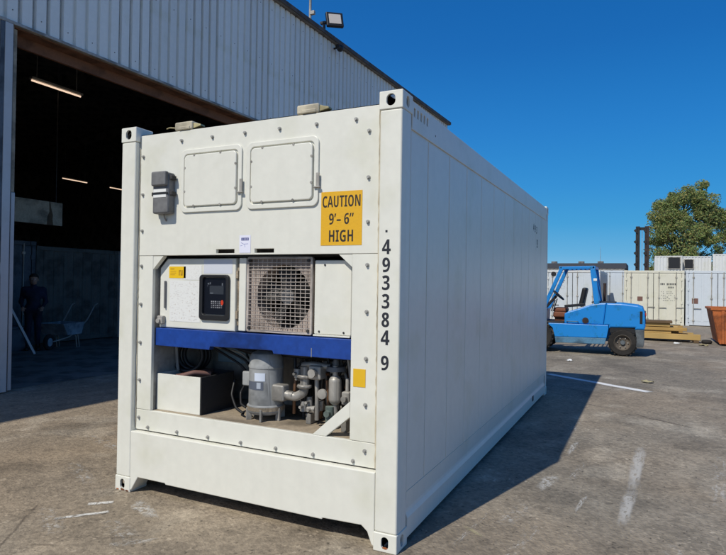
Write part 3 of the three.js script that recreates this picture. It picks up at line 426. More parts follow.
    const wm = M('guard_wire', wires, MT.wire, fan); wm.userData.kind = 'stuff';
    M('guard_frame', ext(rrect(x0 - 0.004, x1 + 0.004, y0 - 0.004, y1 + 0.003, 0.015), z - 0.014, z + 0.008, [rrect(x0 + 0.014, x1 - 0.014, y0 + 0.012, y1 - 0.012, 0.01, THREE.Path)], 0.003), MT.wire, fan);
    for (const [bx2, by2] of [[x0 + 0.025, y0 + 0.025], [x1 - 0.025, y0 + 0.025], [x0 + 0.025, y1 - 0.025], [x1 - 0.025, y1 - 0.025]]) M('guard_screw', cylZ(0.011, 0.012, bx2, by2, z + 0.012, 10), MT.dark, fan);
  }
  { const a = M('access_panel', B(1.758, 2.045, 1.325, 1.832, -0.40, -0.108, 0.008), MT.white, P); for (let k = 0; k < 2; k++) M('panel_screw', cylZ(0.007, 0.006, 1.80 + k * 0.19, 1.345, -0.106, 8), MT.dark, a); M('panel_screw', cylZ(0.007, 0.006, 1.84, 1.80, -0.106, 8), MT.dark, a); M('panel_lip', B(1.755, 2.04, 1.312, 1.3235, -0.30, -0.10, 0.003), MT.white, a); }
  { const b = M('blue_beam', ext([[0.316, 1.302], [0.316, 1.163], [0.86, 1.16], [0.868, 1.186], [1.43, 1.192], [1.44, 1.17], [2.072, 1.168], [2.072, 1.306]], -0.14, -0.088, [], 0.005), MT.blue, P); M('beam_lip', B(0.318, 2.07, 1.296, 1.304, -0.30, -0.141), MT.blue, b); M('tie_strap', B(1.752, 1.756, 1.168, 1.23, -0.0875, -0.086), MT.lightGrey, b); }
  { // open white tray, painted black on its right side
    const t = M('battery_tray', [B(0.318, 0.772, 0.6545, 0.94, -0.125, -0.11, 0.003), B(0.318, 0.33, 0.6545, 0.94, -0.50, -0.126), B(0.33, 0.76, 0.6545, 0.66, -0.50, -0.126)], MT.white, P);
    M('tray_side', [B(0.7605, 0.7745, 0.6545, 0.942, -0.50, -0.1095, 0.003), B(0.33, 0.76, 0.6545, 0.942, -0.515, -0.501)], MT.blackMatte, t);
    M('tray_strap', [B(0.5, 0.56, 0.90, 0.945, -0.5, -0.126, 0.004), tube([[0.55, 0.93, -0.13], [0.62, 0.955, -0.2], [0.70, 0.94, -0.3]], 0.02, 16, 8)], MT.maroon, t);
    M('battery', B(0.36, 0.74, 0.661, 0.915, -0.48, -0.14, 0.01), MT.black, t);
  }
  { // compressor
    const cx = 1.245, cz = -0.285, r = 0.128;
    const prof = [[0, 0.70], [r * 0.93, 0.70], [r * 1.03, 0.715], [r * 1.08, 0.72], [r * 1.08, 0.76], [r, 0.77], [r, 1.035], [r * 1.03, 1.04], [r * 1.03, 1.055], [r * 0.99, 1.065], [r * 0.98, 1.11], [r * 0.86, 1.145], [r * 0.5, 1.165], [0, 1.17]].map((p) => new THREE.Vector2(...p));
    const c = M('compressor', toCreasedNormals(new THREE.LatheGeometry(prof, 40), 0.5).translate(cx, 0, cz), MT.compressor, P);
    M('base_ring', new THREE.CylinderGeometry(r * 1.1, r * 1.1, 0.028, 40).translate(cx, 0.742, cz), MT.pan, c);
    for (let k = 0; k < 6; k++) { const a = k / 6 * Math.PI * 2 + 0.35; M('foot', B(-0.008, 0.008, 0.6545, 0.745, -0.02, 0.02, 0.003).rotateY(a).translate(cx + Math.sin(a) * r, 0, cz + Math.cos(a) * r), MT.lightGrey, c); }
    const lab = (name, a0, a1, y0, y1, m) => { const g = new THREE.CylinderGeometry(r + 0.0018, r + 0.0018, y1 - y0, 10, 1, true, a0, a1 - a0).translate(cx, (y0 + y1) / 2, cz); M(name, g, m, c); };
    lab('label', -0.1, 0.55, 0.95, 1.01, mat(0.62, 0.68, 0.78)); lab('label', -0.75, 0.45, 0.885, 0.945, mat(0.10, 0.115, 0.15)); lab('label', 0.05, 0.3, 0.895, 0.94, mat(0.4, 0.44, 0.5));
    M('terminal_cover', [B(cx - r - 0.06, cx - r + 0.03, 0.89, 1.0, cz - 0.03, cz + 0.05, 0.012)], MT.compressor, c);
    M('suction_valve', [B(cx + r - 0.02, cx + r + 0.085, 0.81, 0.93, cz + 0.0, cz + 0.09, 0.016), new THREE.CylinderGeometry(0.028, 0.028, 0.07, 14).rotateZ(Math.PI / 2).translate(cx + r + 0.11, 0.86, cz + 0.045)], MT.steel, c);
    M('cable', tube([[cx - r - 0.05, 0.92, cz], [cx - r - 0.09, 0.83, cz + 0.02], [cx - r - 0.04, 0.76, cz + 0.08], [cx - r + 0.02, 0.74, cz + 0.1]], 0.009, 20, 8), MT.black, c);
  }
  // pipes, valves and bottles to the right of the compressor
  const pipe = (pts, r, m = MT.steel) => M('pipe', tube(pts, r, 30, 10), m, P);
  pipe([[1.45, 0.86, -0.24], [1.53, 0.85, -0.25], [1.585, 0.88, -0.26], [1.60, 0.95, -0.26], [1.60, 1.07, -0.26]], 0.034);
  pipe([[1.58, 1.08, -0.26], [1.66, 1.09, -0.26], [1.80, 1.08, -0.28]], 0.022);
  M('valve', [B(1.655, 1.755, 0.99, 1.09, -0.30, -0.21, 0.014), cylZ(0.03, 0.05, 1.705, 1.04, -0.195)], MT.steel, P);
  M('flange_ring', new THREE.TorusGeometry(0.042, 0.014, 10, 20).rotateX(Math.PI / 2).translate(1.60, 1.0, -0.26), MT.steel, P); M('flange_ring', new THREE.TorusGeometry(0.042, 0.014, 10, 20).rotateX(Math.PI / 2).translate(1.598, 0.93, -0.26), MT.steel, P);
  pipe([[1.705, 0.99, -0.25], [1.71, 0.86, -0.25], [1.71, 0.70, -0.25]], 0.016); pipe([[1.76, 0.98, -0.3], [1.775, 0.8, -0.3], [1.77, 0.66, -0.3]], 0.011, MT.copper);
  M('filter_drier', [new THREE.CapsuleGeometry(0.045, 0.12, 6, 16).translate(1.86, 0.93, -0.24), new THREE.CylinderGeometry(0.02, 0.02, 0.08, 10).translate(1.86, 1.06, -0.24)], MT.steel, P);
  M('valve_cap', [new THREE.CylinderGeometry(0.065, 0.075, 0.03, 20).translate(1.85, 1.075, -0.27), new THREE.CylinderGeometry(0.02, 0.03, 0.06, 14).translate(1.85, 1.11, -0.27)], MT.grey, P);
  pipe([[1.86, 0.83, -0.24], [1.87, 0.76, -0.24], [1.90, 0.70, -0.26], [1.98, 0.70, -0.3]], 0.016); pipe([[1.62, 0.66, -0.45], [1.65, 0.85, -0.45], [1.8, 0.92, -0.44], [2.02, 0.9, -0.44]], 0.018, MT.copper); pipe([[1.40, 1.12, -0.45], [1.7, 1.13, -0.46], [2.05, 1.1, -0.46]], 0.02, MT.grey); pipe([[1.93, 1.14, -0.3], [1.95, 0.95, -0.32], [1.94, 0.72, -0.34]], 0.013, MT.steel); pipe([[2.0, 1.14, -0.25], [2.02, 1.04, -0.25], [2.0, 0.98, -0.25]], 0.014, MT.lightGrey); pipe([[1.5, 1.15, -0.38], [1.48, 0.95, -0.4], [1.5, 0.66, -0.42]], 0.014, MT.dark);
  M('sight_glass', [new THREE.CylinderGeometry(0.03, 0.03, 0.11, 14).translate(1.83, 0.76, -0.22), cylZ(0.022, 0.03, 1.83, 0.77, -0.185)], mat(0.2, 0.27, 0.26, { map: dirt2, roughness: 0.5 }), P);
  M('receiver_tank', [new THREE.CapsuleGeometry(0.105, 0.28, 8, 20).translate(2.0, 0.93, -0.58)], MT.dark, P); M('receiver_tank', [new THREE.CapsuleGeometry(0.085, 0.3, 8, 20).translate(1.62, 0.92, -0.62)], MT.dark, P);
  M('terminal_block', [B(1.78, 1.92, 0.655, 0.78, -0.50, -0.40, 0.008)], MT.lightGrey, P); M('mounting_bracket', [B(1.93, 1.97, 0.655, 0.80, -0.28, -0.2, 0.004)], MT.lightGrey, P); M('mounting_bracket', B(1.60, 1.64, 0.655, 0.73, -0.36, -0.28, 0.004), MT.lightGrey, P);
  M('junction_plate', B(1.52, 1.68, 0.70, 0.80, -0.58, -0.54, 0.004), MT.pan, P);
  M('coil_block', B(1.36, 2.07, 0.72, 1.20, -0.76, -0.66, 0.01), MT.dark, P);
  { const fins = []; for (let k = 0; k < 44; k++) fins.push(B(1.37 + k * 0.0159, 1.373 + k * 0.0159, 0.73, 1.19, -0.66, -0.648)); const f = M('coil_fin', fins, MT.grey, P); f.userData.kind = 'stuff'; }
  { const r = rng(90), ms = [MT.steel, MT.copper, MT.grey, MT.black, MT.black, MT.lightGrey, MT.dark];
    for (let k = 0; k < 26; k++) { const x = 1.44 + r() * 0.58, z = -0.28 - r() * 0.26, y0 = 0.67 + r() * 0.12, y1 = 0.92 + r() * 0.22, dx = (r() - 0.5) * 0.16; pipe([[x, y0, z], [x + 0.01 * r(), (y0 + y1) / 2, z + 0.02 * r()], [x + dx * 0.3, y1 - 0.02, z], [x + dx, y1 + 0.03, z - 0.02], [x + dx * 2.2, y1 + 0.03 * r(), z - 0.04]], 0.005 + 0.009 * r(), ms[Math.floor(r() * 7)]); }
    for (let k = 0; k < 9; k++) { const x = 1.50 + r() * 0.5, y = 0.74 + r() * 0.36, z = -0.26 - r() * 0.16; M('fitting', [new THREE.CylinderGeometry(0.018 + 0.01 * r(), 0.02 + 0.01 * r(), 0.05 + 0.03 * r(), 6).rotateZ(r() > 0.5 ? 1.571 : 0).translate(x, y, z), cylZ(0.011, 0.05, x, y, z + 0.03, 8)], ms[[0, 0, 5, 2][Math.floor(r() * 4)]], P); }
    for (let k = 0; k < 6; k++) { const x = 0.95 + r() * 0.2, y = 1.12 - r() * 0.1; M('cable', tube([[x - 0.5 * r(), 1.15, -0.4], [x - 0.1, y, -0.42 - 0.1 * r()], [x, y - 0.2 * r(), -0.45], [x + 0.1, 0.75 + 0.2 * r(), -0.5]], 0.006 + 0.004 * r(), 24, 6), ms[3 + Math.floor(r() * 3)], P); }
    M('valve', [B(1.93, 1.99, 0.84, 0.93, -0.27, -0.2, 0.01), cylZ(0.02, 0.04, 1.96, 0.885, -0.19, 12), new THREE.CylinderGeometry(0.014, 0.014, 0.1, 10).translate(1.96, 0.97, -0.235)], MT.lightGrey, P); M('gauge', [cylZ(0.035, 0.02, 1.78, 0.90, -0.2, 20)], MT.lightGrey, P); }
  // behind the tray: evaporator access plate, coiled hose, motor
  M('label_plate', B(0.47, 0.83, 0.98, 1.20, -0.70, -0.66, 0.006), mat(0.22, 0.34, 0.45, { map: dirt2, roughness: 0.5 }), P); M('label_plate', B(0.665, 0.72, 1.10, 1.15, -0.659, -0.655), MT.dark, P);
  M('air_duct', B(0.86, 0.94, 0.655, 1.25, -0.72, -0.60, 0.008), MT.lightGrey, P);
  for (let k = 0; k < 3; k++) M('coiled_hose', new THREE.TorusGeometry(0.13 - 0.01 * k, 0.018, 10, 36).rotateY(0.35).translate(0.40 + 0.015 * k, 1.06, -0.36 - 0.04 * k), MT.black, P);
  M('pump_motor', [cylZ(0.075, 0.16, 1.06, 1.0, -0.5, 24), B(0.99, 1.13, 0.86, 0.93, -0.58, -0.44, 0.01)], MT.black, P);
  pipe([[0.90, 0.90, -0.35], [0.93, 0.80, -0.28], [1.02, 0.72, -0.22], [1.10, 0.69, -0.2]], 0.010, MT.black); pipe([[0.335, 1.16, -0.3], [0.345, 1.02, -0.3], [0.36, 0.94, -0.3]], 0.013, MT.lightGrey);
  M('cable_bundle', [tube([[0.9, 1.15, -0.4], [1.1, 1.13, -0.35], [1.4, 1.14, -0.34], [1.8, 1.13, -0.36]], 0.025, 30, 8), tube([[1.45, 1.13, -0.36], [1.47, 1.02, -0.34], [1.55, 1.1, -0.36]], 0.012, 20, 8), tube([[1.75, 1.13, -0.33], [1.79, 0.96, -0.34], [1.9, 1.12, -0.34]], 0.012, 20, 8)], MT.black, P);
}

// ------------------------------------------------------------------ blue forklift truck behind the container (it faces -x)
{
  const F = inWorld(thing('forklift', 'blue counterbalance forklift truck with overhead guard and worn paint', 'forklift', [2.5, 0, -12.65]));
  const ZN = -12.04, ZF = -13.26, zc = (ZN + ZF) / 2;                // near and far side
  M('chassis', [ext([[1.70, 0.62], [1.76, 0.40], [2.97, 0.42], [3.01, 0.64], [3.01, 0.735], [1.60, 0.735], [1.60, 0.70]], ZF + 0.02, ZN, [], 0.012), B(1.2, 3.7, 0.32, 0.7, ZF + 0.32, ZN - 0.30)], MT.forkBlue, F);
  for (const z of [ZN - 0.10, ZF]) M('side_step', ext([[1.76, 0.395], [1.78, 0.25], [2.93, 0.27], [2.965, 0.415]], z, z + 0.11, [], 0.01), MT.forkWorn, F);
  M('fender', [tube([[1.68, 0.30, ZN - 0.1], [1.70, 0.52, ZN - 0.1], [1.60, 0.68, ZN - 0.1], [1.42, 0.75, ZN - 0.1]], 0.035, 20, 8), tube([[1.68, 0.30, ZF + 0.1], [1.70, 0.52, ZF + 0.1], [1.60, 0.68, ZF + 0.1], [1.42, 0.75, ZF + 0.1]], 0.035, 20, 8)], MT.rim, F);
  const cw = M('counterweight', ext([[3.02, 0.735], [3.02, 0.655], [3.06, 0.685], [3.60, 0.70], [3.60, 0.655], [3.80, 0.66], [3.825, 0.74], [3.81, 1.06], [3.765, 1.19], [3.66, 1.235], [3.30, 1.275], [2.96, 1.275], [2.90, 0.737]], ZF, ZN, [], 0.035), MT.forkBlue, F);
  M('bumper', ext([[3.60, 0.654], [3.63, 0.40], [3.60, 0.22], [3.78, 0.24], [3.80, 0.35], [3.80, 0.657]], ZF + 0.02, ZN - 0.02, [], 0.02), MT.forkGrey, cw);
  M('tow_recess', B(3.765, 3.83, 0.80, 1.08, zc - 0.5, zc + 0.5, 0.01), MT.black, cw); M('side_grille', B(3.70, 3.76, 0.80, 1.10, ZN - 0.02, ZN + 0.006, 0.004), MT.black, cw);
  M('wheel_arch', B(3.04, 3.6, 0.56, 0.68, ZF + 0.05, ZN - 0.03), MT.black, F);
  M('hood', ext([[1.98, 0.736], [1.98, 0.98], [2.05, 1.03], [2.35, 1.13], [2.62, 1.235], [2.80, 1.27], [2.955, 1.276], [2.895, 0.736]], ZF + 0.06, ZN - 0.04, [], 0.03), MT.forkBlue, F);
  M('hood_cover', B(2.60, 3.15, 1.268, 1.30, ZF + 0.2, ZN - 0.25, 0.012), MT.dark, F);
  M('fuel_cap', [cylZ(0.075, 0.03, 2.48, 0.83, ZN - 0.035, 20)], MT.mastBrown, F);
  M('cab_floor', B(1.30, 1.97, 0.736, 0.775, ZF + 0.05, ZN - 0.04, 0.006), MT.dark, F);
  const st = M('seat', [B(1.66, 2.0, 0.86, 1.02, zc - 0.27, zc + 0.27, 0.05), B(1.70, 1.97, 0.775, 0.86, zc - 0.2, zc + 0.2)], MT.seat, F);
  M('seat_back', B(1.66, 2.0, 1.0, 1.12, zc - 0.26, zc + 0.26, 0.05), MT.seat, st); M('backrest', new RoundedBoxGeometry(0.12, 0.5, 0.5, 3, 0.05).rotateZ(-0.2).translate(2.38, 1.40, zc), MT.black, st); M('armrest', bar([1.95, 1.16, zc + 0.3], [2.45, 1.22, zc + 0.3], 0.07), MT.black, st);
  M('cowl', ext([[1.22, 0.776], [1.48, 0.776], [1.50, 1.08], [1.38, 1.2], [1.26, 1.1]], ZF + 0.12, ZN - 0.12, [], 0.02), MT.forkBlue, F);
  const sw = M('steering_column', bar([1.44, 1.1, zc + 0.05], [1.72, 1.42, zc + 0.05], 0.07), MT.black, F);
  M('steering_wheel', [new THREE.TorusGeometry(0.19, 0.018, 10, 32).rotateX(Math.PI / 2).rotateZ(-0.72).translate(1.75, 1.45, zc + 0.05), bar([1.62, 1.57, zc + 0.05], [1.88, 1.33, zc + 0.05], 0.025)], MT.black, sw);
  for (const [x, l] of [[1.55, 0.2], [1.60, 0.24]]) M('control_lever', bar([x, 1.0, zc - 0.25], [x + 0.1, 1.1 + l, zc - 0.25], 0.025), MT.black, F);
  // overhead guard
  const g = new THREE.Group(); g.name = 'overhead_guard'; F.add(g);
  for (const z of [ZN - 0.09, ZF + 0.09]) {
    M('rear_post', bar([2.635, 2.12, z], [2.80, 0.74, z], 0.09, 0.125), MT.forkBlue, g);
    M('front_post', [bar([1.90, 2.125, z], [1.33, 0.78, z], 0.085, 0.09)], MT.forkBlue, g);
    M('roof_rail', [bar([1.86, 2.135, z], [2.68, 2.155, z], 0.08, 0.075)], MT.forkBlue, g);
  }
  for (let k = 0; k < 7; k++) { const x = 1.93 + k * 0.11; M('roof_bar', bar([x, 2.15, ZN - 0.13], [x, 2.15, ZF + 0.13], 0.03, 0.05), MT.forkBlue, g); }
  M('cross_bar', bar([1.87, 2.14, ZN - 0.05], [1.87, 2.14, ZF + 0.05], 0.07), MT.forkBlue, g); M('cross_bar', bar([2.66, 2.15, ZN - 0.05], [2.66, 2.15, ZF + 0.05], 0.07), MT.forkBlue, g);
  M('work_lamp', [cylZ(0.06, 0.09, 1.70, 1.98, ZN - 0.12, 16).rotateY(0)], MT.black, g); M('post_sticker', B(2.655, 2.735, 1.82, 1.88, ZN - 0.042, ZN - 0.038), MT.paper, g);
  M('rear_lamp', B(3.80, 3.84, 0.98, 1.06, ZN - 0.16, ZN - 0.08, 0.01), mat(0.45, 0.03, 0.02, { roughness: 0.3 }), F); M('hose', tube([[1.05, 1.0, ZN - 0.45], [1.2, 1.35, ZN - 0.45], [1.0, 1.9, ZN - 0.45]], 0.02, 20, 8), MT.black, F); M('exhaust_pipe', [cyl(0.035, 0.035, 0.5, 2.86, 1.27, ZF + 0.2, 12)], MT.mastBrown, F); M('grab_handle', tube([[2.05, 0.80, ZN - 0.02], [2.05, 0.80, ZN + 0.03], [2.30, 0.80, ZN + 0.03], [2.30, 0.80, ZN - 0.02]], 0.012, 16, 8), MT.forkWorn, F);
  // wheels
  const wheel = (x, z, r, w) => {
    const G = new THREE.Group(); G.name = 'wheel'; F.add(G);
    const pr = [[r * 0.55, -w / 2], [r * 0.9, -w / 2], [r * 0.985, -w / 2 + 0.03], [r, -w / 2 + 0.06], [r, w / 2 - 0.06], [r * 0.985, w / 2 - 0.03], [r * 0.9, w / 2], [r * 0.55, w / 2]].map((p) => new THREE.Vector2(...p));
    const place = (q) => q.rotateX(Math.PI / 2).translate(x, r, z);
    M('tyre', place(toCreasedNormals(new THREE.LatheGeometry(pr, 40), 0.6)), MT.rubber, G);
    const lug = []; for (let k = 0; k < 22; k++) lug.push(new THREE.BoxGeometry(0.035, w * 0.9, 0.03).translate(0, 0, r).rotateY(k / 22 * Math.PI * 2).rotateX(Math.PI / 2).translate(x, r, z)); const lm = M('tread_lug', lug, MT.rubber, G); lm.userData.kind = 'stuff';
    M('rim', place(new THREE.LatheGeometry([[0.0, w / 2 - 0.09], [r * 0.22, w / 2 - 0.085], [r * 0.3, w / 2 - 0.06], [r * 0.46, w / 2 - 0.075], [r * 0.55, w / 2 - 0.005], [r * 0.6, w / 2 + 0.004], [r * 0.6, w / 2 - 0.02]].map((p) => new THREE.Vector2(...p)), 32)), MT.rim, G);
    M('hub', place(new THREE.CylinderGeometry(r * 0.15, r * 0.2, 0.06, 16).translate(0, w / 2 - 0.06, 0)), MT.forkGrey, G);
    for (let k = 0; k < 6; k++) M('wheel_nut', place(new THREE.CylinderGeometry(0.014, 0.014, 0.03, 6).translate(r * 0.36 * Math.cos(k * 1.047), w / 2 - 0.055, r * 0.36 * Math.sin(k * 1.047))), MT.steel, G);
  };
  wheel(3.33, ZN - 0.12, 0.325, 0.22); wheel(3.33, ZF + 0.12, 0.325, 0.22); wheel(1.32, ZN - 0.13, 0.385, 0.26); wheel(1.32, ZF + 0.13, 0.385, 0.26);
  // mast and forks, hidden by the container from the photographer's place
  for (const z of [zc - 0.36, zc + 0.36]) { M('mast_upright', B(0.72, 0.88, 0.1, 2.25, z - 0.05, z + 0.05, 0.01), MT.mast, F); M('fork', [B(0.58, 0.64, 0.06, 0.62, z - 0.12 + (z > zc ? -0.05 : 0.05), z + (z > zc ? -0.05 : 0.05)), B(-0.5, 0.64, 0.03, 0.075, z - 0.12 + (z > zc ? -0.05 : 0.05), z + (z > zc ? -0.05 : 0.05))], MT.mast, F); }
  for (const y of [0.35, 0.55, 2.15]) M('mast_crossbar', B(y < 1 ? 0.641 : 0.89, y < 1 ? 0.70 : 0.95, y - 0.05, y + 0.05, zc - 0.5, zc + 0.5, 0.008), MT.mast, F);
  M('axle', B(0.85, 1.4, 0.3, 0.48, ZF + 0.25, ZN - 0.25), MT.mast, F);
}

// ------------------------------------------------------------------ shipping containers, door end towards +z in their own frame
function boxContainer(label, pos, turn, o) {
  const { h = 2.44, len = 6.06, body, leaf = body, group, doors = true, rods = 2, dark } = o, w = 2.44;
  const C = thing('shipping_container', label, 'container', pos, group, turn), x = w / 2;
  for (const sx of [-1, 1]) for (const z of [0, -len]) { const z0 = z ? -len : -0.16, z1 = z ? -len + 0.16 : 0; M('corner_post', B(sx < 0 ? -x : x - 0.1, sx < 0 ? -x + 0.1 : x, 0.11, h - 0.11, z0 + 0.01, z1 - 0.01, 0.01), body, C); for (const y of [0, h - 0.11]) M('corner_casting', B(sx < 0 ? -x - 0.004 : x - 0.14, sx < 0 ? -x + 0.14 : x + 0.004, y, y + 0.11, z0 - 0.004, z1 + 0.004, 0.008), body, C); }
  M('door_header', B(-x + 0.141, x - 0.141, h - 0.11, h - 0.004, -0.14, -0.012, 0.008), body, C); M('door_sill', B(-x + 0.141, x - 0.141, 0.03, 0.15, -0.14, -0.012, 0.008), body, C);
  const corr = (L, H, step, d) => { const pts = []; const n = Math.round(L / step), s = L / n; for (let k = 0; k < n; k++) { const a = k * s; pts.push([a, 0], [a + s * 0.3, 0], [a + s * 0.5, -d], [a + s * 0.8, -d]); } pts.push([L, 0]); const P = []; for (let i = 0; i < pts.length - 1; i++) { const [a, p] = pts[i], [b, q] = pts[i + 1]; P.push(a, 0, p, b, 0, q, b, H, q, a, 0, p, b, H, q, a, H, p); } const g = new THREE.BufferGeometry(); g.setAttribute('position', new THREE.Float32BufferAttribute(P, 3)); g.computeVertexNormals(); return g; };
  for (const sx of [-1, 1]) { M('side_wall', corr(len - 0.3, h - 0.24, 0.28, 0.03).rotateY(sx * Math.PI / 2).translate(sx * (x - 0.012), 0.12, sx > 0 ? -0.15 : -len + 0.15), body, C); M('side_rail', B(sx < 0 ? -x + 0.002 : x - 0.06, sx < 0 ? -x + 0.06 : x - 0.002, h - 0.12, h - 0.01, -len + 0.17, -0.17, 0.006), body, C); M('side_rail', B(sx < 0 ? -x + 0.002 : x - 0.06, sx < 0 ? -x + 0.06 : x - 0.002, 0.02, 0.125, -len + 0.17, -0.17, 0.006), body, C); }
  M('roof', B(-x + 0.03, x - 0.03, h - 0.05, h - 0.012, -len + 0.1, -0.1, 0.004), body, C); M('floor', B(-x + 0.05, x - 0.05, 0.10, 0.16, -len + 0.1, -0.15), MT.dark, C);
  M('rear_wall', corr(w - 0.2, h - 0.2, 0.28, 0.03).rotateY(Math.PI).translate(x - 0.1, 0.1, -len + 0.02), body, C);
  if (doors) for (const s of [-1, 1]) {
    const x0 = s < 0 ? -x + 0.108 : 0.008, x1 = s < 0 ? -0.008 : x - 0.108;
    const d = M('door', [B(x0, x1, 0.155, h - 0.115, -0.075, -0.03, 0.006), B(x0 + 0.05, x0 + 0.50, 0.22, h - 0.18, -0.0305, -0.022, 0.004), B(x0 + 0.58, x1 - 0.05, 0.22, h - 0.18, -0.0305, -0.022, 0.004)], leaf, C);
    for (let k = 0; k < rods; k++) { const rx = x0 + (k ? x1 - x0 - 0.22 : 0.2) + 0.01 * s; M('lock_rod', new THREE.CylinderGeometry(0.017, 0.017, h - 0.16, 8).translate(rx, h / 2 + 0.01, -0.002), MT.contRod, d); M('rod_handle', B(Math.min(rx, rx + 0.3), Math.max(rx, rx + 0.3), 0.76 + 0.02 * k, 0.785 + 0.02 * k, 0.001, 0.02), MT.contRod, d); for (const y of [0.25, h * 0.5, h - 0.3]) M('rod_guide', B(rx - 0.04, rx + 0.04, y - 0.03, y + 0.03, -0.022, 0.012, 0.004), MT.contRod, d); }
    M('door_gasket', B(s < 0 ? x1 - 0.006 : x0 - 0.008, s < 0 ? x1 + 0.006 : x0 + 0.002, 0.16, h - 0.12, -0.06, -0.026), MT.black, d);
    for (const y of [0.4, 1.0, 1.6, h - 0.4]) M('hinge', B(s < 0 ? x0 - 0.05 : x1 - 0.02, s < 0 ? x0 + 0.02 : x1 + 0.05, y - 0.06, y + 0.06, -0.02, 0.008, 0.006), body, d);
  } else M('front_wall', corr(w - 0.2, h - 0.2, 0.27, 0.035).translate(-x + 0.1, 0.1, -0.03), leaf, C);
  return C;
}
const markT = cv(256, 256, (c, w, h) => { c.clearRect(0, 0, w, h); const r = rng(17); c.fillStyle = 'rgba(70,72,74,0.8)'; for (let k = 0; k < 10; k++) if (k !== 3) c.fillRect(10 + k * 23, 20, 15, 24); for (let k = 0; k < 4; k++) c.fillRect(120 + k * 22, 62, 14, 20); c.fillStyle = 'rgba(110,112,116,0.55)'; for (let j = 0; j < 6; j++) for (let k = 0; k < 8; k++) if (r() > 0.4) c.fillRect(20 + k * 27, 120 + j * 21, 8 + r() * 14, 9); });
const markM = new THREE.MeshStandardMaterial({ map: markT, transparent: true, roughness: 0.6 });
const marking = (C, x0, x1, y0, y1) => M('painted_marking', face(x0, x1, y0, y1, -0.0195), markM, C, true);
{
  const G = 'containers in the row behind the forklift', G2 = 'containers stacked behind the row';
  const cA = boxContainer('cream white shipping container with double doors standing behind the timber pile', [4.155, 0, -26], 0, { body: MT.contCream, group: G }); marking(cA, 0.25, 0.95, 1.0, 1.95); M('placard', B(-0.66, -0.44, 1.05, 1.25, -0.021, -0.017), MT.maroon, cA);
  const cB = boxContainer('bluish white shipping container with maroon placard standing behind the orange skip', [6.65, 0, -26], 0.0, { body: MT.contBlueWhite, leaf: MT.contBlueWhite, group: G }); M('placard', B(-0.98, -0.74, 0.98, 1.22, -0.021, -0.017), MT.maroon, cB); marking(cB, 0.3, 0.95, 1.05, 1.7);
  const cD = boxContainer('white shipping container seen through the forklift overhead guard', [0.69, 0, -26], 0.0, { body: MT.contWhite, leaf: MT.contBlueWhite, group: G }); marking(cD, -0.8, -0.3, 1.5, 2.0);
  boxContainer('white shipping container set back behind the cream one, above the forklift hood', [2.9, 0, -33], 0.0, { h: 2.6, body: MT.contBlueWhite, group: G });
  boxContainer('white shipping container beyond the forklift, beside the warehouse end', [-1.85, 0, -26.2], 0, { body: MT.contWhite, group: G });
  const low = [[5.9, -62, 0], [8.45, -63, 0]];
  boxContainer('lower container of the stack beneath the open-ended white one', [low[0][0], 0, low[0][1]], 0, { h: 2.42, body: MT.contWhite, group: G2, doors: false });
  boxContainer('lower container of the stack under the one with the small dark opening', [low[1][0], 0, low[1][1]], low[1][2], { h: 2.42, body: MT.contWhite, group: G2, doors: false });
  const t1 = boxContainer('upper white container with a dark square opening in its end, below the tree', [5.9, 2.42, -62], 0, { h: 2.42, body: MT.contWhite, group: G2, doors: false });
  const t2 = boxContainer('upper white container with a small dark opening, beside the one with the larger opening', [8.45, 2.42, -63], 0, { h: 2.42, body: MT.contWhite, group: G2, doors: false });
  for (const [C, a, b, y0, y1] of [[t1, 0.0, 1.0, 1.15, 2.25], [t2, -1.08, -0.35, 1.2, 2.05]]) { M('end_opening', [B(a, b, y0, y1, -0.02, 0.015)], MT.black, C); M('opening_frame', ext(rect(a - 0.08, b + 0.08, y0 - 0.08, y1 + 0.08), -0.02, 0.04, [rect(a, b, y0, y1)]), MT.contRod, C); }
  boxContainer('upper white container with long side in view, in the stack below the farther tree', [15.7, 2.42, -61.0], 1.45, { h: 2.5, body: MT.contWhite, group: G2, doors: false });
  boxContainer('lower white container carrying the one with its long side in view', [15.7, 0, -61.0], 1.45, { h: 2.42, body: MT.contWhite, group: G2, doors: false });
  // inside the hall, ends towards the doorway
  const GH = 'containers inside the warehouse', tn = Math.PI / 2 - 0.0401;
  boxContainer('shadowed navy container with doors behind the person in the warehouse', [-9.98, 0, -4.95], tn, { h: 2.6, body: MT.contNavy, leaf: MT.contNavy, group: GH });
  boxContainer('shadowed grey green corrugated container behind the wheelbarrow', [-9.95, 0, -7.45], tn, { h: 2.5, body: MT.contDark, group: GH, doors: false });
  boxContainer('shadowed pale container with doors, beside the grey green corrugated one', [-9.85, 0, -9.95], tn, { h: 2.5, body: MT.contWhite, group: GH });
}
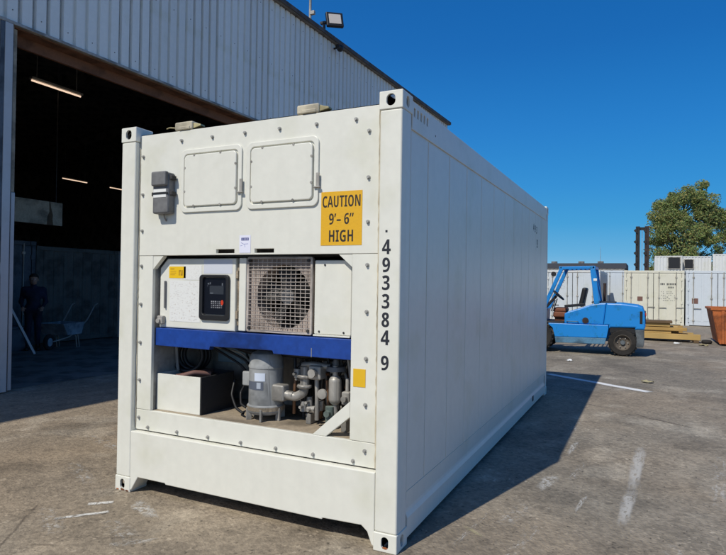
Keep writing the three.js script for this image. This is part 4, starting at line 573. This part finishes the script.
// ------------------------------------------------------------------ skip, timber, mast, far building
{
  const S = inWorld(thing('waste_skip', 'rusty orange waste skip with sloped ends beside the timber pile', 'skip', [6.9, 0, -17.4]));
  const z0 = -18.3, z1 = -16.5;
  for (const [a, b] of [[z1 - 0.04, z1], [z0, z0 + 0.04]]) M('side_wall', ext([[5.78, 0.05], [8.02, 0.05], [8.10, 0.58], [8.25, 1.06], [5.58, 1.06], [5.70, 0.58]], a, b), MT.skip, S);
  M('floor', B(5.79, 8.0, 0.05, 0.09, z0 + 0.041, z1 - 0.041), MT.skip, S);
  for (const [p, q] of [[[5.78, 0.09], [5.60, 1.05]], [[8.02, 0.09], [8.23, 1.05]]]) M('end_wall', bar([p[0], p[1], (z0 + z1) / 2], [q[0], q[1], (z0 + z1) / 2], z1 - z0 - 0.1, 0.04), MT.skip, S);
  M('rim', ext(rect(5.55, 8.28, z0 - 0.03, z1 + 0.03), 0, 0.07, [rect(5.63, 8.20, z0 + 0.05, z1 - 0.05)], 0.01).rotateX(Math.PI / 2).applyMatrix4(new THREE.Matrix4().makeScale(1, 1, 1)).applyMatrix4(new THREE.Matrix4().set(1, 0, 0, 0, 0, 1, 0, 1.10, 0, 0, 1, 0, 0, 0, 0, 1)), MT.skip, S);
  for (const x of [5.86, 6.5, 7.2, 7.85]) M('rib', B(x - 0.04, x + 0.04, 0.06, 1.02, z1 + 0.001, z1 + 0.06, 0.01), MT.skip, S);
  for (const x of [6.1, 7.7]) M('skid', B(x - 0.1, x + 0.1, 0, 0.05, z0, z1), MT.skip, S);
  const mm = M('rubble', (() => { const r = rng(6), q = []; for (let k = 0; k < 40; k++) q.push(new THREE.BoxGeometry(0.2 + r() * 0.4, 0.05 + r() * 0.12, 0.15 + r() * 0.3).rotateY(r() * 3).rotateZ(r() - 0.5).translate(5.95 + r() * 1.9, 0.62 + r() * 0.25, z0 + 0.35 + r() * 1.1)); return q; })(), MT.woodOld, S); mm.userData.kind = 'stuff';
  const G = 'beams of the timber pile', r = rng(44);
  const beams = [ // x0 x1 y0 y1 z0 z1 material label
    [2.9, 5.34, 0.08, 0.25, -17.25, -17.0, 'wood', 'long yellow timber beam at the bottom of the pile, front side'], [2.9, 5.05, 0.08, 0.25, -17.62, -17.36, 'wood2', 'bottom timber beam of the pile, second from the front'], [2.9, 5.2, 0.08, 0.25, -17.98, -17.72, 'wood', 'bottom timber beam at the rear of the pile'],
    [2.8, 4.98, 0.34, 0.44, -17.3, -17.02, 'wood2', 'middle layer timber plank of the pile, front side'], [2.8, 4.75, 0.26, 0.46, -17.66, -17.4, 'wood', 'middle layer timber beam inside the pile'], [2.85, 4.9, 0.26, 0.46, -18.0, -17.76, 'wood2', 'middle layer timber beam at the rear of the pile'],
    [2.7, 4.52, 0.46, 0.56, -17.5, -17.08, 'wood', 'yellow timber plank in the upper layer of the pile'], [2.75, 4.58, 0.565, 0.64, -17.55, -17.02, 'woodOld', 'weathered brown board lying on top of the timber pile']];
  for (const [a, b, c, d, e, f, m, label] of beams) { const g = new RoundedBoxGeometry(b - a, d - c, f - e, 1, 0.01).rotateY((r() - 0.5) * 0.012); T('timber_beam', g.translate((a + b) / 2, (c + d) / 2, (e + f) / 2), MT[m], label, 'timber', G); }
  T('timber_beam', B(3.0, 4.55, 0.252, 0.338, -17.28, -17.06, 0.01), MT.wood, 'short timber beam between the bottom and middle layers', 'timber', G);
  for (const [x, label] of [[3.2, 'dark wooden bearer under the timber pile, next to the forklift'], [5.22, 'dark wooden bearer sticking out under the timber pile end by the skip']]) T('bearer', B(x - 0.07, x + 0.07, 0.0, 0.079, -18.05, -16.92, 0.01), MT.woodOld, label, 'timber', 'bearers under the timber pile');
  T('tyre_chock', new THREE.TorusGeometry(0.09, 0.055, 10, 20).rotateX(Math.PI / 2).translate(5.5, 0.055, -17.0), MT.rubber, 'small black rubber ring lying at the end of the timber pile', 'rubber ring');
}
{ // tall lift mast standing behind the row
  const X = 3.62, Z = -41, K = inWorld(thing('lift_mast', 'tall dark lift mast with two uprights rising behind the white containers', 'mast', [X, 0, Z]));
  M('upright', B(X - 0.42, X - 0.16, 0, 5.86, Z - 0.15, Z + 0.15, 0.02), MT.mast, K); M('upright', B(X + 0.14, X + 0.42, 0, 5.86, Z - 0.15, Z + 0.15, 0.02), MT.mastBrown, K);
  for (const y of [1.0, 2.4, 5.72]) M('crossbar', B(X - 0.42, X + 0.42, y - 0.1, y + 0.1, Z - 0.26, Z - 0.151, 0.01), MT.mast, K);
  for (let k = 0; k < 6; k++) { const y = 1.7 + k * 0.78; M('roller_bracket', ext([[X - 0.54, y], [X - 0.30, y + 0.16], [X - 0.30, y - 0.25], [X - 0.50, y - 0.08]], Z + 0.0, Z + 0.22, [], 0.01), MT.mast, K); M('roller_bracket', ext([[X + 0.06, y], [X + 0.25, y + 0.14], [X + 0.25, y - 0.2], [X + 0.08, y - 0.08]], Z + 0.0, Z + 0.2, [], 0.01), MT.mast, K); }
  M('lift_chain', B(X - 0.03, X + 0.0, 0.4, 5.6, Z - 0.05, Z - 0.02), MT.lightGrey, K); M('base_frame', B(X - 0.8, X + 0.8, 0, 0.3, Z - 0.8, Z + 0.8, 0.03), MT.mast, K);
  const Bd = inWorld(thing('industrial_building', 'long low industrial building with dark roof edge beyond the containers', 'building', [-14, 0, -117]));
  M('wall', B(-29.5, 0.5, 0, 4.7, -124, -110.2), MT.contWhite, Bd); M('roof', B(-29.8, 0.8, 4.95, 5.9, -124.2, -110, 0.03), mat(0.05, 0.056, 0.07, { roughness: 0.8 }), Bd); M('fascia', B(-29.5, 0.5, 4.7, 4.95, -124, -110.1), MT.lightGrey, Bd);
  for (let k = 0; k < 14; k++) { const w = M('window', B(-28.6 + k * 2.1, -27.1 + k * 2.1, 2.9, 4.5, -110.2, -110.12), mat(0.08, 0.10, 0.13, { roughness: 0.15 }), Bd); M('window_frame', ext(rect(-28.7 + k * 2.1, -27.0 + k * 2.1, 2.8, 4.6), -110.2, -110.06, [rect(-28.55 + k * 2.1, -27.15 + k * 2.1, 2.95, 4.45)]), MT.contWhite, w); }
  for (const x of [-11.8, -6.95, -3.6]) M('roof_vent', [B(x - 0.5, x + 0.5, 5.9, 6.35, -113, -112, 0.05)], MT.grey, Bd);
  M('antenna', cyl(0.05, 0.02, 3.2, -3.75, 5.9, -114, 8), MT.lightGrey, Bd);
}
// ------------------------------------------------------------------ trees
function tree(name, label, pos, H, rx, crown0, seed, leaves) {
  const t = thing(name, label, 'tree', pos, 'trees beyond the containers'), r = rng(seed), bark = mat(0.12, 0.10, 0.075, { map: dirt2, roughness: 0.95 });
  const limbs = []; const trunkPts = []; for (let k = 0; k <= 6; k++) trunkPts.push(V((r() - 0.5) * 0.3 * k / 3, H * 0.93 * k / 6, (r() - 0.5) * 0.3 * k / 3));
  const taper = (pts, r0, r1) => { const c = new THREE.CatmullRomCurve3(pts), g = new THREE.TubeGeometry(c, 14, 1, 7), p = g.attributes.position, n = g.attributes.normal; for (let i = 0; i < p.count; i++) { const k = Math.floor(i / 8) / 14, q = c.getPoint(k), rr = r0 + (r1 - r0) * k; p.setXYZ(i, q.x + n.getX(i) * rr, q.y + n.getY(i) * rr, q.z + n.getZ(i) * rr); } return g; };
  limbs.push(taper(trunkPts, H * 0.024, H * 0.004));
  const shape = (k) => Math.pow(Math.sin(Math.PI * Math.min(1, Math.max(0, 0.10 + 0.86 * k))), 0.55) * (1 - 0.12 * k);   // crown radius by height
  const clumps = [];
  for (let k = 0; k < 64; k++) {
    const h = 0.02 + 0.94 * Math.pow(r(), 0.85), a = r() * Math.PI * 2, R = rx * shape(h) * (0.45 + 0.5 * Math.sqrt(r())), y = crown0 + (H - crown0) * h, b = V(Math.cos(a) * R, y, Math.sin(a) * R);
    const base = V(trunkPts[0].x, Math.max(crown0 * 0.55, y - R * (0.9 + 0.4 * r())), 0);
    limbs.push(taper([base, base.clone().lerp(b, 0.5).add(V(0, -0.1 * R, 0)), b], H * 0.006, H * 0.0012));
    clumps.push([b, rx * (0.24 + 0.19 * r())]);
    for (let q = 0; q < 2; q++) { const c2 = b.clone().add(V((r() - 0.5) * rx * 0.55, (r() - 0.3) * rx * 0.55, (r() - 0.5) * rx * 0.55)); limbs.push(taper([b.clone().lerp(base, 0.3), b.clone().lerp(c2, 0.5), c2], H * 0.003, H * 0.0008)); clumps.push([c2, rx * (0.12 + 0.13 * r())]); }
  }
  M('trunk', limbs, bark, t);
  const P = new Float32Array(leaves * 9 * 2), N = new Float32Array(leaves * 18), Cc = new Float32Array(leaves * 18), q = new THREE.Quaternion(), e = new THREE.Euler();
  for (let i = 0; i < leaves; i++) {
    const [c, cr] = clumps[Math.floor(r() * clumps.length)]; let d = V(r() - 0.5, r() - 0.5, r() - 0.5).normalize().multiplyScalar(cr * Math.pow(r(), 0.45)); d.y *= 0.85; const o = c.clone().add(d);
    const s = 0.075 + 0.085 * r(); e.set((r() - 0.5) * 2.4, r() * 6.3, (r() - 0.5) * 2.4); q.setFromEuler(e);
    const v = [V(-s, 0, 0), V(0, -s * 0.55, 0.15 * s), V(s, 0, 0), V(0, s * 0.55, 0.15 * s)].map((w) => w.applyQuaternion(q).add(o)), n = V(0, 0, 1).applyQuaternion(q);
    [0, 1, 2, 0, 2, 3].forEach((k, j) => { P.set([v[k].x, v[k].y, v[k].z], i * 18 + j * 3); N.set([n.x, n.y, n.z], i * 18 + j * 3); });
    const y = r(), br = 0.75 + 0.5 * r(), col = y > 0.72 ? [0.34, 0.30, 0.09] : y > 0.35 ? [0.25, 0.31, 0.08] : [0.15, 0.23, 0.06]; for (let j = 0; j < 6; j++) Cc.set(col.map((w) => w * br), i * 18 + j * 3);
  }
  const g = new THREE.BufferGeometry(); g.setAttribute('position', new THREE.BufferAttribute(P, 3)); g.setAttribute('normal', new THREE.BufferAttribute(N, 3)); g.setAttribute('color', new THREE.BufferAttribute(Cc, 3)); g.setAttribute('uv', new THREE.BufferAttribute(new Float32Array(leaves * 12), 2));
  const me = new THREE.Mesh(g, new THREE.MeshPhysicalMaterial({ vertexColors: true, roughness: 0.9, transmission: 0.3, thickness: 0, side: THREE.DoubleSide })); me.name = 'crown'; me.castShadow = me.receiveShadow = true; t.add(me); return t;
}
tree('broadleaf_tree', 'tall olive green tree with a rounded crown behind the stacked containers', [7.9, 0, -75], 12.9, 3.9, 2.2, 7, 64000);
tree('broadleaf_tree', 'olive green tree to the right of the tall rounded one', [14.6, 0, -76], 11.6, 3.4, 2.2, 19, 34000);
tree('broadleaf_tree', 'smaller olive green tree standing farthest right behind the stacks', [21.5, 0, -79], 10.6, 3.6, 2.2, 29, 14000);

// ------------------------------------------------------------------ things in the dark of the hall
{
  const H = thing('hanging_panel', 'dirty off-white panel hanging from the warehouse roof above the containers', 'panel', [-8.45, 2.9, -5.0]);
  const m = mat(0.40, 0.37, 0.30, { map: dirt2, roughness: 0.8 });
  M('board', B(-0.03, 0.03, 0, 0.53, -0.75, 0.95, 0.006), m, H); M('stain', ext([[0.36, 0.0], [0.52, 0.0], [0.50, 0.14], [0.51, 0.22], [0.46, 0.40], [0.44, 0.53], [0.41, 0.53], [0.42, 0.3], [0.37, 0.18]], 0.0302, 0.0315).rotateY(Math.PI / 2), mat(0.10, 0.075, 0.05, { map: dirt2, roughness: 0.95 }), H);
  for (const z of [-0.6, 0.8]) M('chain', B(-0.006, 0.006, 0.53, 5.9, z - 0.006, z + 0.006), MT.dark, H);
  // wheelbarrow
  const X = -8.85, Z = -6.12, Wb = inWorld(thing('wheelbarrow', 'pale blue metal wheelbarrow with raised handles in the warehouse', 'wheelbarrow', [X, 0, Z])), bm = mat(0.36, 0.46, 0.56, { map: dirt2, roughness: 0.5 });
  const pan = ext([[-0.42, 0.62], [-0.30, 0.34], [0.26, 0.34], [0.44, 0.62], [0.42, 0.62], [0.25, 0.355], [-0.29, 0.355], [-0.40, 0.62]], -0.30, 0.30);
  const turnB = (g) => g.rotateY(Math.PI * 1.5 + 0.35).translate(X, 0, Z);
  M('tub', [turnB(pan), turnB(ext([[-0.42, 0.62], [-0.30, 0.34], [0.26, 0.34], [0.44, 0.62]], 0.301, 0.316)), turnB(ext([[-0.42, 0.62], [-0.30, 0.34], [0.26, 0.34], [0.44, 0.62]], -0.316, -0.301))], bm, Wb);
  for (const z of [-0.26, 0.26]) { M('handle', turnB(tube([[0.45, 0.20, z * 0.3], [0.1, 0.30, z], [-0.5, 0.62, z * 1.15], [-0.85, 1.0, z * 1.2], [-0.98, 1.05, z * 1.2]], 0.018, 30, 8)), MT.steel, Wb); M('leg', turnB(tube([[-0.22, 0.33, z], [-0.30, 0.02, z], [-0.20, 0.012, z], [-0.14, 0.30, z]], 0.014, 20, 8)), MT.steel, Wb); }
  const wh = M('wheel', turnB(new THREE.TorusGeometry(0.14, 0.05, 12, 28).translate(0.48, 0.19, 0)), MT.rubber, Wb); M('wheel_rim', turnB(cylZ(0.1, 0.05, 0.48, 0.19, 0, 20)), bm, wh);
  // leaning white plank
  T('leaning_plank', bar([-8.25, 0.02, -5.0], [-8.55, 1.75, -4.25], 0.14, 0.05), MT.contWhite, 'long white plank leaning beside the doorway inside the warehouse', 'plank');
  // crate behind the plank
  const cr = thing('storage_crate', 'dark blue low crate on the floor beside the person in the warehouse', 'crate', [-9.35, 0, -5.12]); M('body', B(-0.25, 0.25, 0, 0.5, -0.3, 0.3, 0.02), MT.contNavy, cr); M('lid', B(-0.27, 0.27, 0.5, 0.56, -0.32, 0.32, 0.02), MT.contNavy, cr);
}
{ // person standing in the dark, turned away, hands at work in front
  const sm = (a, b, k) => { const h = Math.max(k - Math.abs(a - b), 0) / k; return Math.min(a, b) - h * h * k * 0.25; };
  const cap = (p, a, b, ra, rb) => { const bx = b[0] - a[0], by = b[1] - a[1], bz = b[2] - a[2], px = p[0] - a[0], py = p[1] - a[1], pz = p[2] - a[2]; const h = Math.max(0, Math.min(1, (px * bx + py * by + pz * bz) / (bx * bx + by * by + bz * bz + 1e-9))); return Math.hypot(px - bx * h, py - by * h, pz - bz * h) - (ra + (rb - ra) * h); };
  const field = (bones, lo, size, res, k) => {
    const mc = new MarchingCubes(res, MT.black, false, false, 60000); mc.isolation = 0; const half = res / 2, f = mc.field;
    for (let z = 0; z < res; z++) for (let y = 0; y < res; y++) for (let x = 0; x < res; x++) { const p = [lo[0] + ((x - half) / half * 0.5 + 0.5) * size, lo[1] + ((y - half) / half * 0.5 + 0.5) * size, lo[2] + ((z - half) / half * 0.5 + 0.5) * size]; let d = 9; for (const [a, b, ra, rb] of bones) d = sm(d, cap(p, a, b, ra, rb), k); f[x + y * res + z * res * res] = -d; }
    mc.update(); const n = mc.count ?? mc.geometry.drawRange.count; const g = new THREE.BufferGeometry(); const pos = new Float32Array(mc.positionArray.subarray(0, n * 3)); for (let i = 0; i < n; i++) for (let c = 0; c < 3; c++) pos[i * 3 + c] = lo[c] + (pos[i * 3 + c] * 0.5 + 0.5) * size;
    g.setAttribute('position', new THREE.BufferAttribute(pos, 3)); g.computeVertexNormals(); return g;
  };
  const P = thing('person', 'person in dark blue work clothes standing in the warehouse shade', 'person', [-9.0, 0, -5.48], undefined, 0.9);
  // facing +z in own frame
  const legs = []; for (const s of [-1, 1]) legs.push([[s * 0.09, 0.90, 0], [s * 0.10, 0.50, 0.02], 0.095, 0.065], [[s * 0.10, 0.50, 0.02], [s * 0.105, 0.09, -0.01 + s * 0.03], 0.062, 0.045], [[s * 0.105, 0.045, -0.04 + s * 0.03], [s * 0.12, 0.035, 0.15 + s * 0.03], 0.045, 0.038]);
  const torso = [[[-0.07, 0.96, 0], [0.07, 0.96, 0], 0.125, 0.125], [[0, 1.0, 0.0], [0, 1.22, 0.01], 0.135, 0.145], [[-0.10, 1.32, 0.0], [0.10, 1.32, 0.0], 0.12, 0.12], [[-0.16, 1.42, -0.01], [0.16, 1.42, -0.01], 0.065, 0.065], [[0, 1.42, 0], [0, 1.54, 0.02], 0.062, 0.055]];
  const arms = []; for (const s of [-1, 1]) arms.push([[s * 0.205, 1.41, -0.01], [s * 0.25, 1.13, -0.02], 0.058, 0.045], [[s * 0.25, 1.13, -0.02], [s * 0.20, 1.0, 0.20], 0.042, 0.030]);
  const head = [[[0, 1.60, 0.035], [0, 1.69, 0.0], 0.070, 0.092], [[0, 1.575, 0.055], [0, 1.58, 0.065], 0.045, 0.04], [[0, 1.53, 0.01], [0, 1.60, 0.02], 0.054, 0.055], [[0, 1.655, 0.09], [0, 1.628, 0.112], 0.010, 0.015], [[-0.085, 1.65, 0.005], [-0.09, 1.63, 0.0], 0.016, 0.012], [[0.085, 1.65, 0.005], [0.09, 1.63, 0.0], 0.016, 0.012], [[-0.02, 1.597, 0.095], [0.02, 1.597, 0.095], 0.012, 0.012]];
  const hand = (s) => { const w = [s * 0.20, 1.0, 0.20], o = []; o.push([w, [s * 0.185, 0.985, 0.27], 0.03, 0.036]); for (let k = 0; k < 4; k++) { const x = s * (0.160 + 0.018 * k), l = [0.07, 0.08, 0.078, 0.06][k]; o.push([[x, 0.985, 0.285], [x, 0.965, 0.285 + l * 0.6], 0.0095, 0.0088], [[x, 0.965, 0.285 + l * 0.6], [x - s * 0.004, 0.93, 0.285 + l * 0.85], 0.0088, 0.0075]); } o.push([[s * 0.165, 0.99, 0.235], [s * 0.135, 0.985, 0.275], 0.012, 0.0105], [[s * 0.135, 0.985, 0.275], [s * 0.13, 0.975, 0.31], 0.0105, 0.0085]); return o; };
  const skin = mat(0.38, 0.22, 0.15, { roughness: 0.6 });
  const body = M('body', [field([...torso, ...arms, ...legs], [-0.9, -0.02, -0.9], 1.8, 96, 0.05)], mat(0.018, 0.024, 0.06, { map: dirt2, roughness: 0.9 }), P);
  const headM = M('head', field(head, [-0.17, 1.47, -0.14], 0.34, 72, 0.02), skin, body); M('hair', new THREE.SphereGeometry(0.101, 24, 16, 0, 6.3, 0, 1.75).rotateX(-0.35).translate(0, 1.692, -0.006), mat(0.02, 0.015, 0.012, { roughness: 0.8 }), body);
  for (const s of [-1, 1]) { M('eye', new THREE.SphereGeometry(0.011, 10, 8).translate(s * 0.032, 1.655, 0.083), MT.paper, body); M('hand', field(hand(s), [s * 0.18 - 0.11, 0.88, 0.16], 0.22, 64, 0.008), skin, body); M('boot', field([[[s * 0.105, 0.12, -0.01 + s * 0.03], [s * 0.106, 0.06, -0.02 + s * 0.03], 0.054, 0.052], [[s * 0.105, 0.046, -0.045 + s * 0.03], [s * 0.12, 0.038, 0.16 + s * 0.03], 0.05, 0.042]], [s * 0.11 - 0.15, -0.03, -0.1], 0.36, 48, 0.02), MT.black, body); }
}
// ------------------------------------------------------------------ litter on the asphalt
{
  const scrap = (x, z, s, seed, label, m = MT.paper) => { const r = rng(seed), g = new THREE.PlaneGeometry(s, s * 0.7, 4, 3).rotateX(-Math.PI / 2), p = g.attributes.position; for (let i = 0; i < p.count; i++) p.setY(i, 0.006 + r() * s * 0.22); g.rotateY(r() * 3).translate(x, 0, z); g.computeVertexNormals(); const me = T('paper_scrap', g, m, label, 'litter', 'litter on the yard'); me.material = m; };
  scrap(2.29, -10.42, 0.15, 1, 'crumpled white paper scrap on the asphalt before the forklift'); scrap(3.86, -8.05, 0.18, 2, 'cream paper scrap near the end of the painted line', MT.cream); scrap(4.7, -16.4, 0.2, 4, 'white paper scrap on the ground in front of the timber pile'); scrap(0.95, 1.28, 0.07, 5, 'small white paper scrap on the asphalt in front of the container'); scrap(5.35, -16.2, 0.24, 6, 'yellowish paper scrap between the timber pile and the skip', MT.cream);
}
renderer.render(scene, camera);
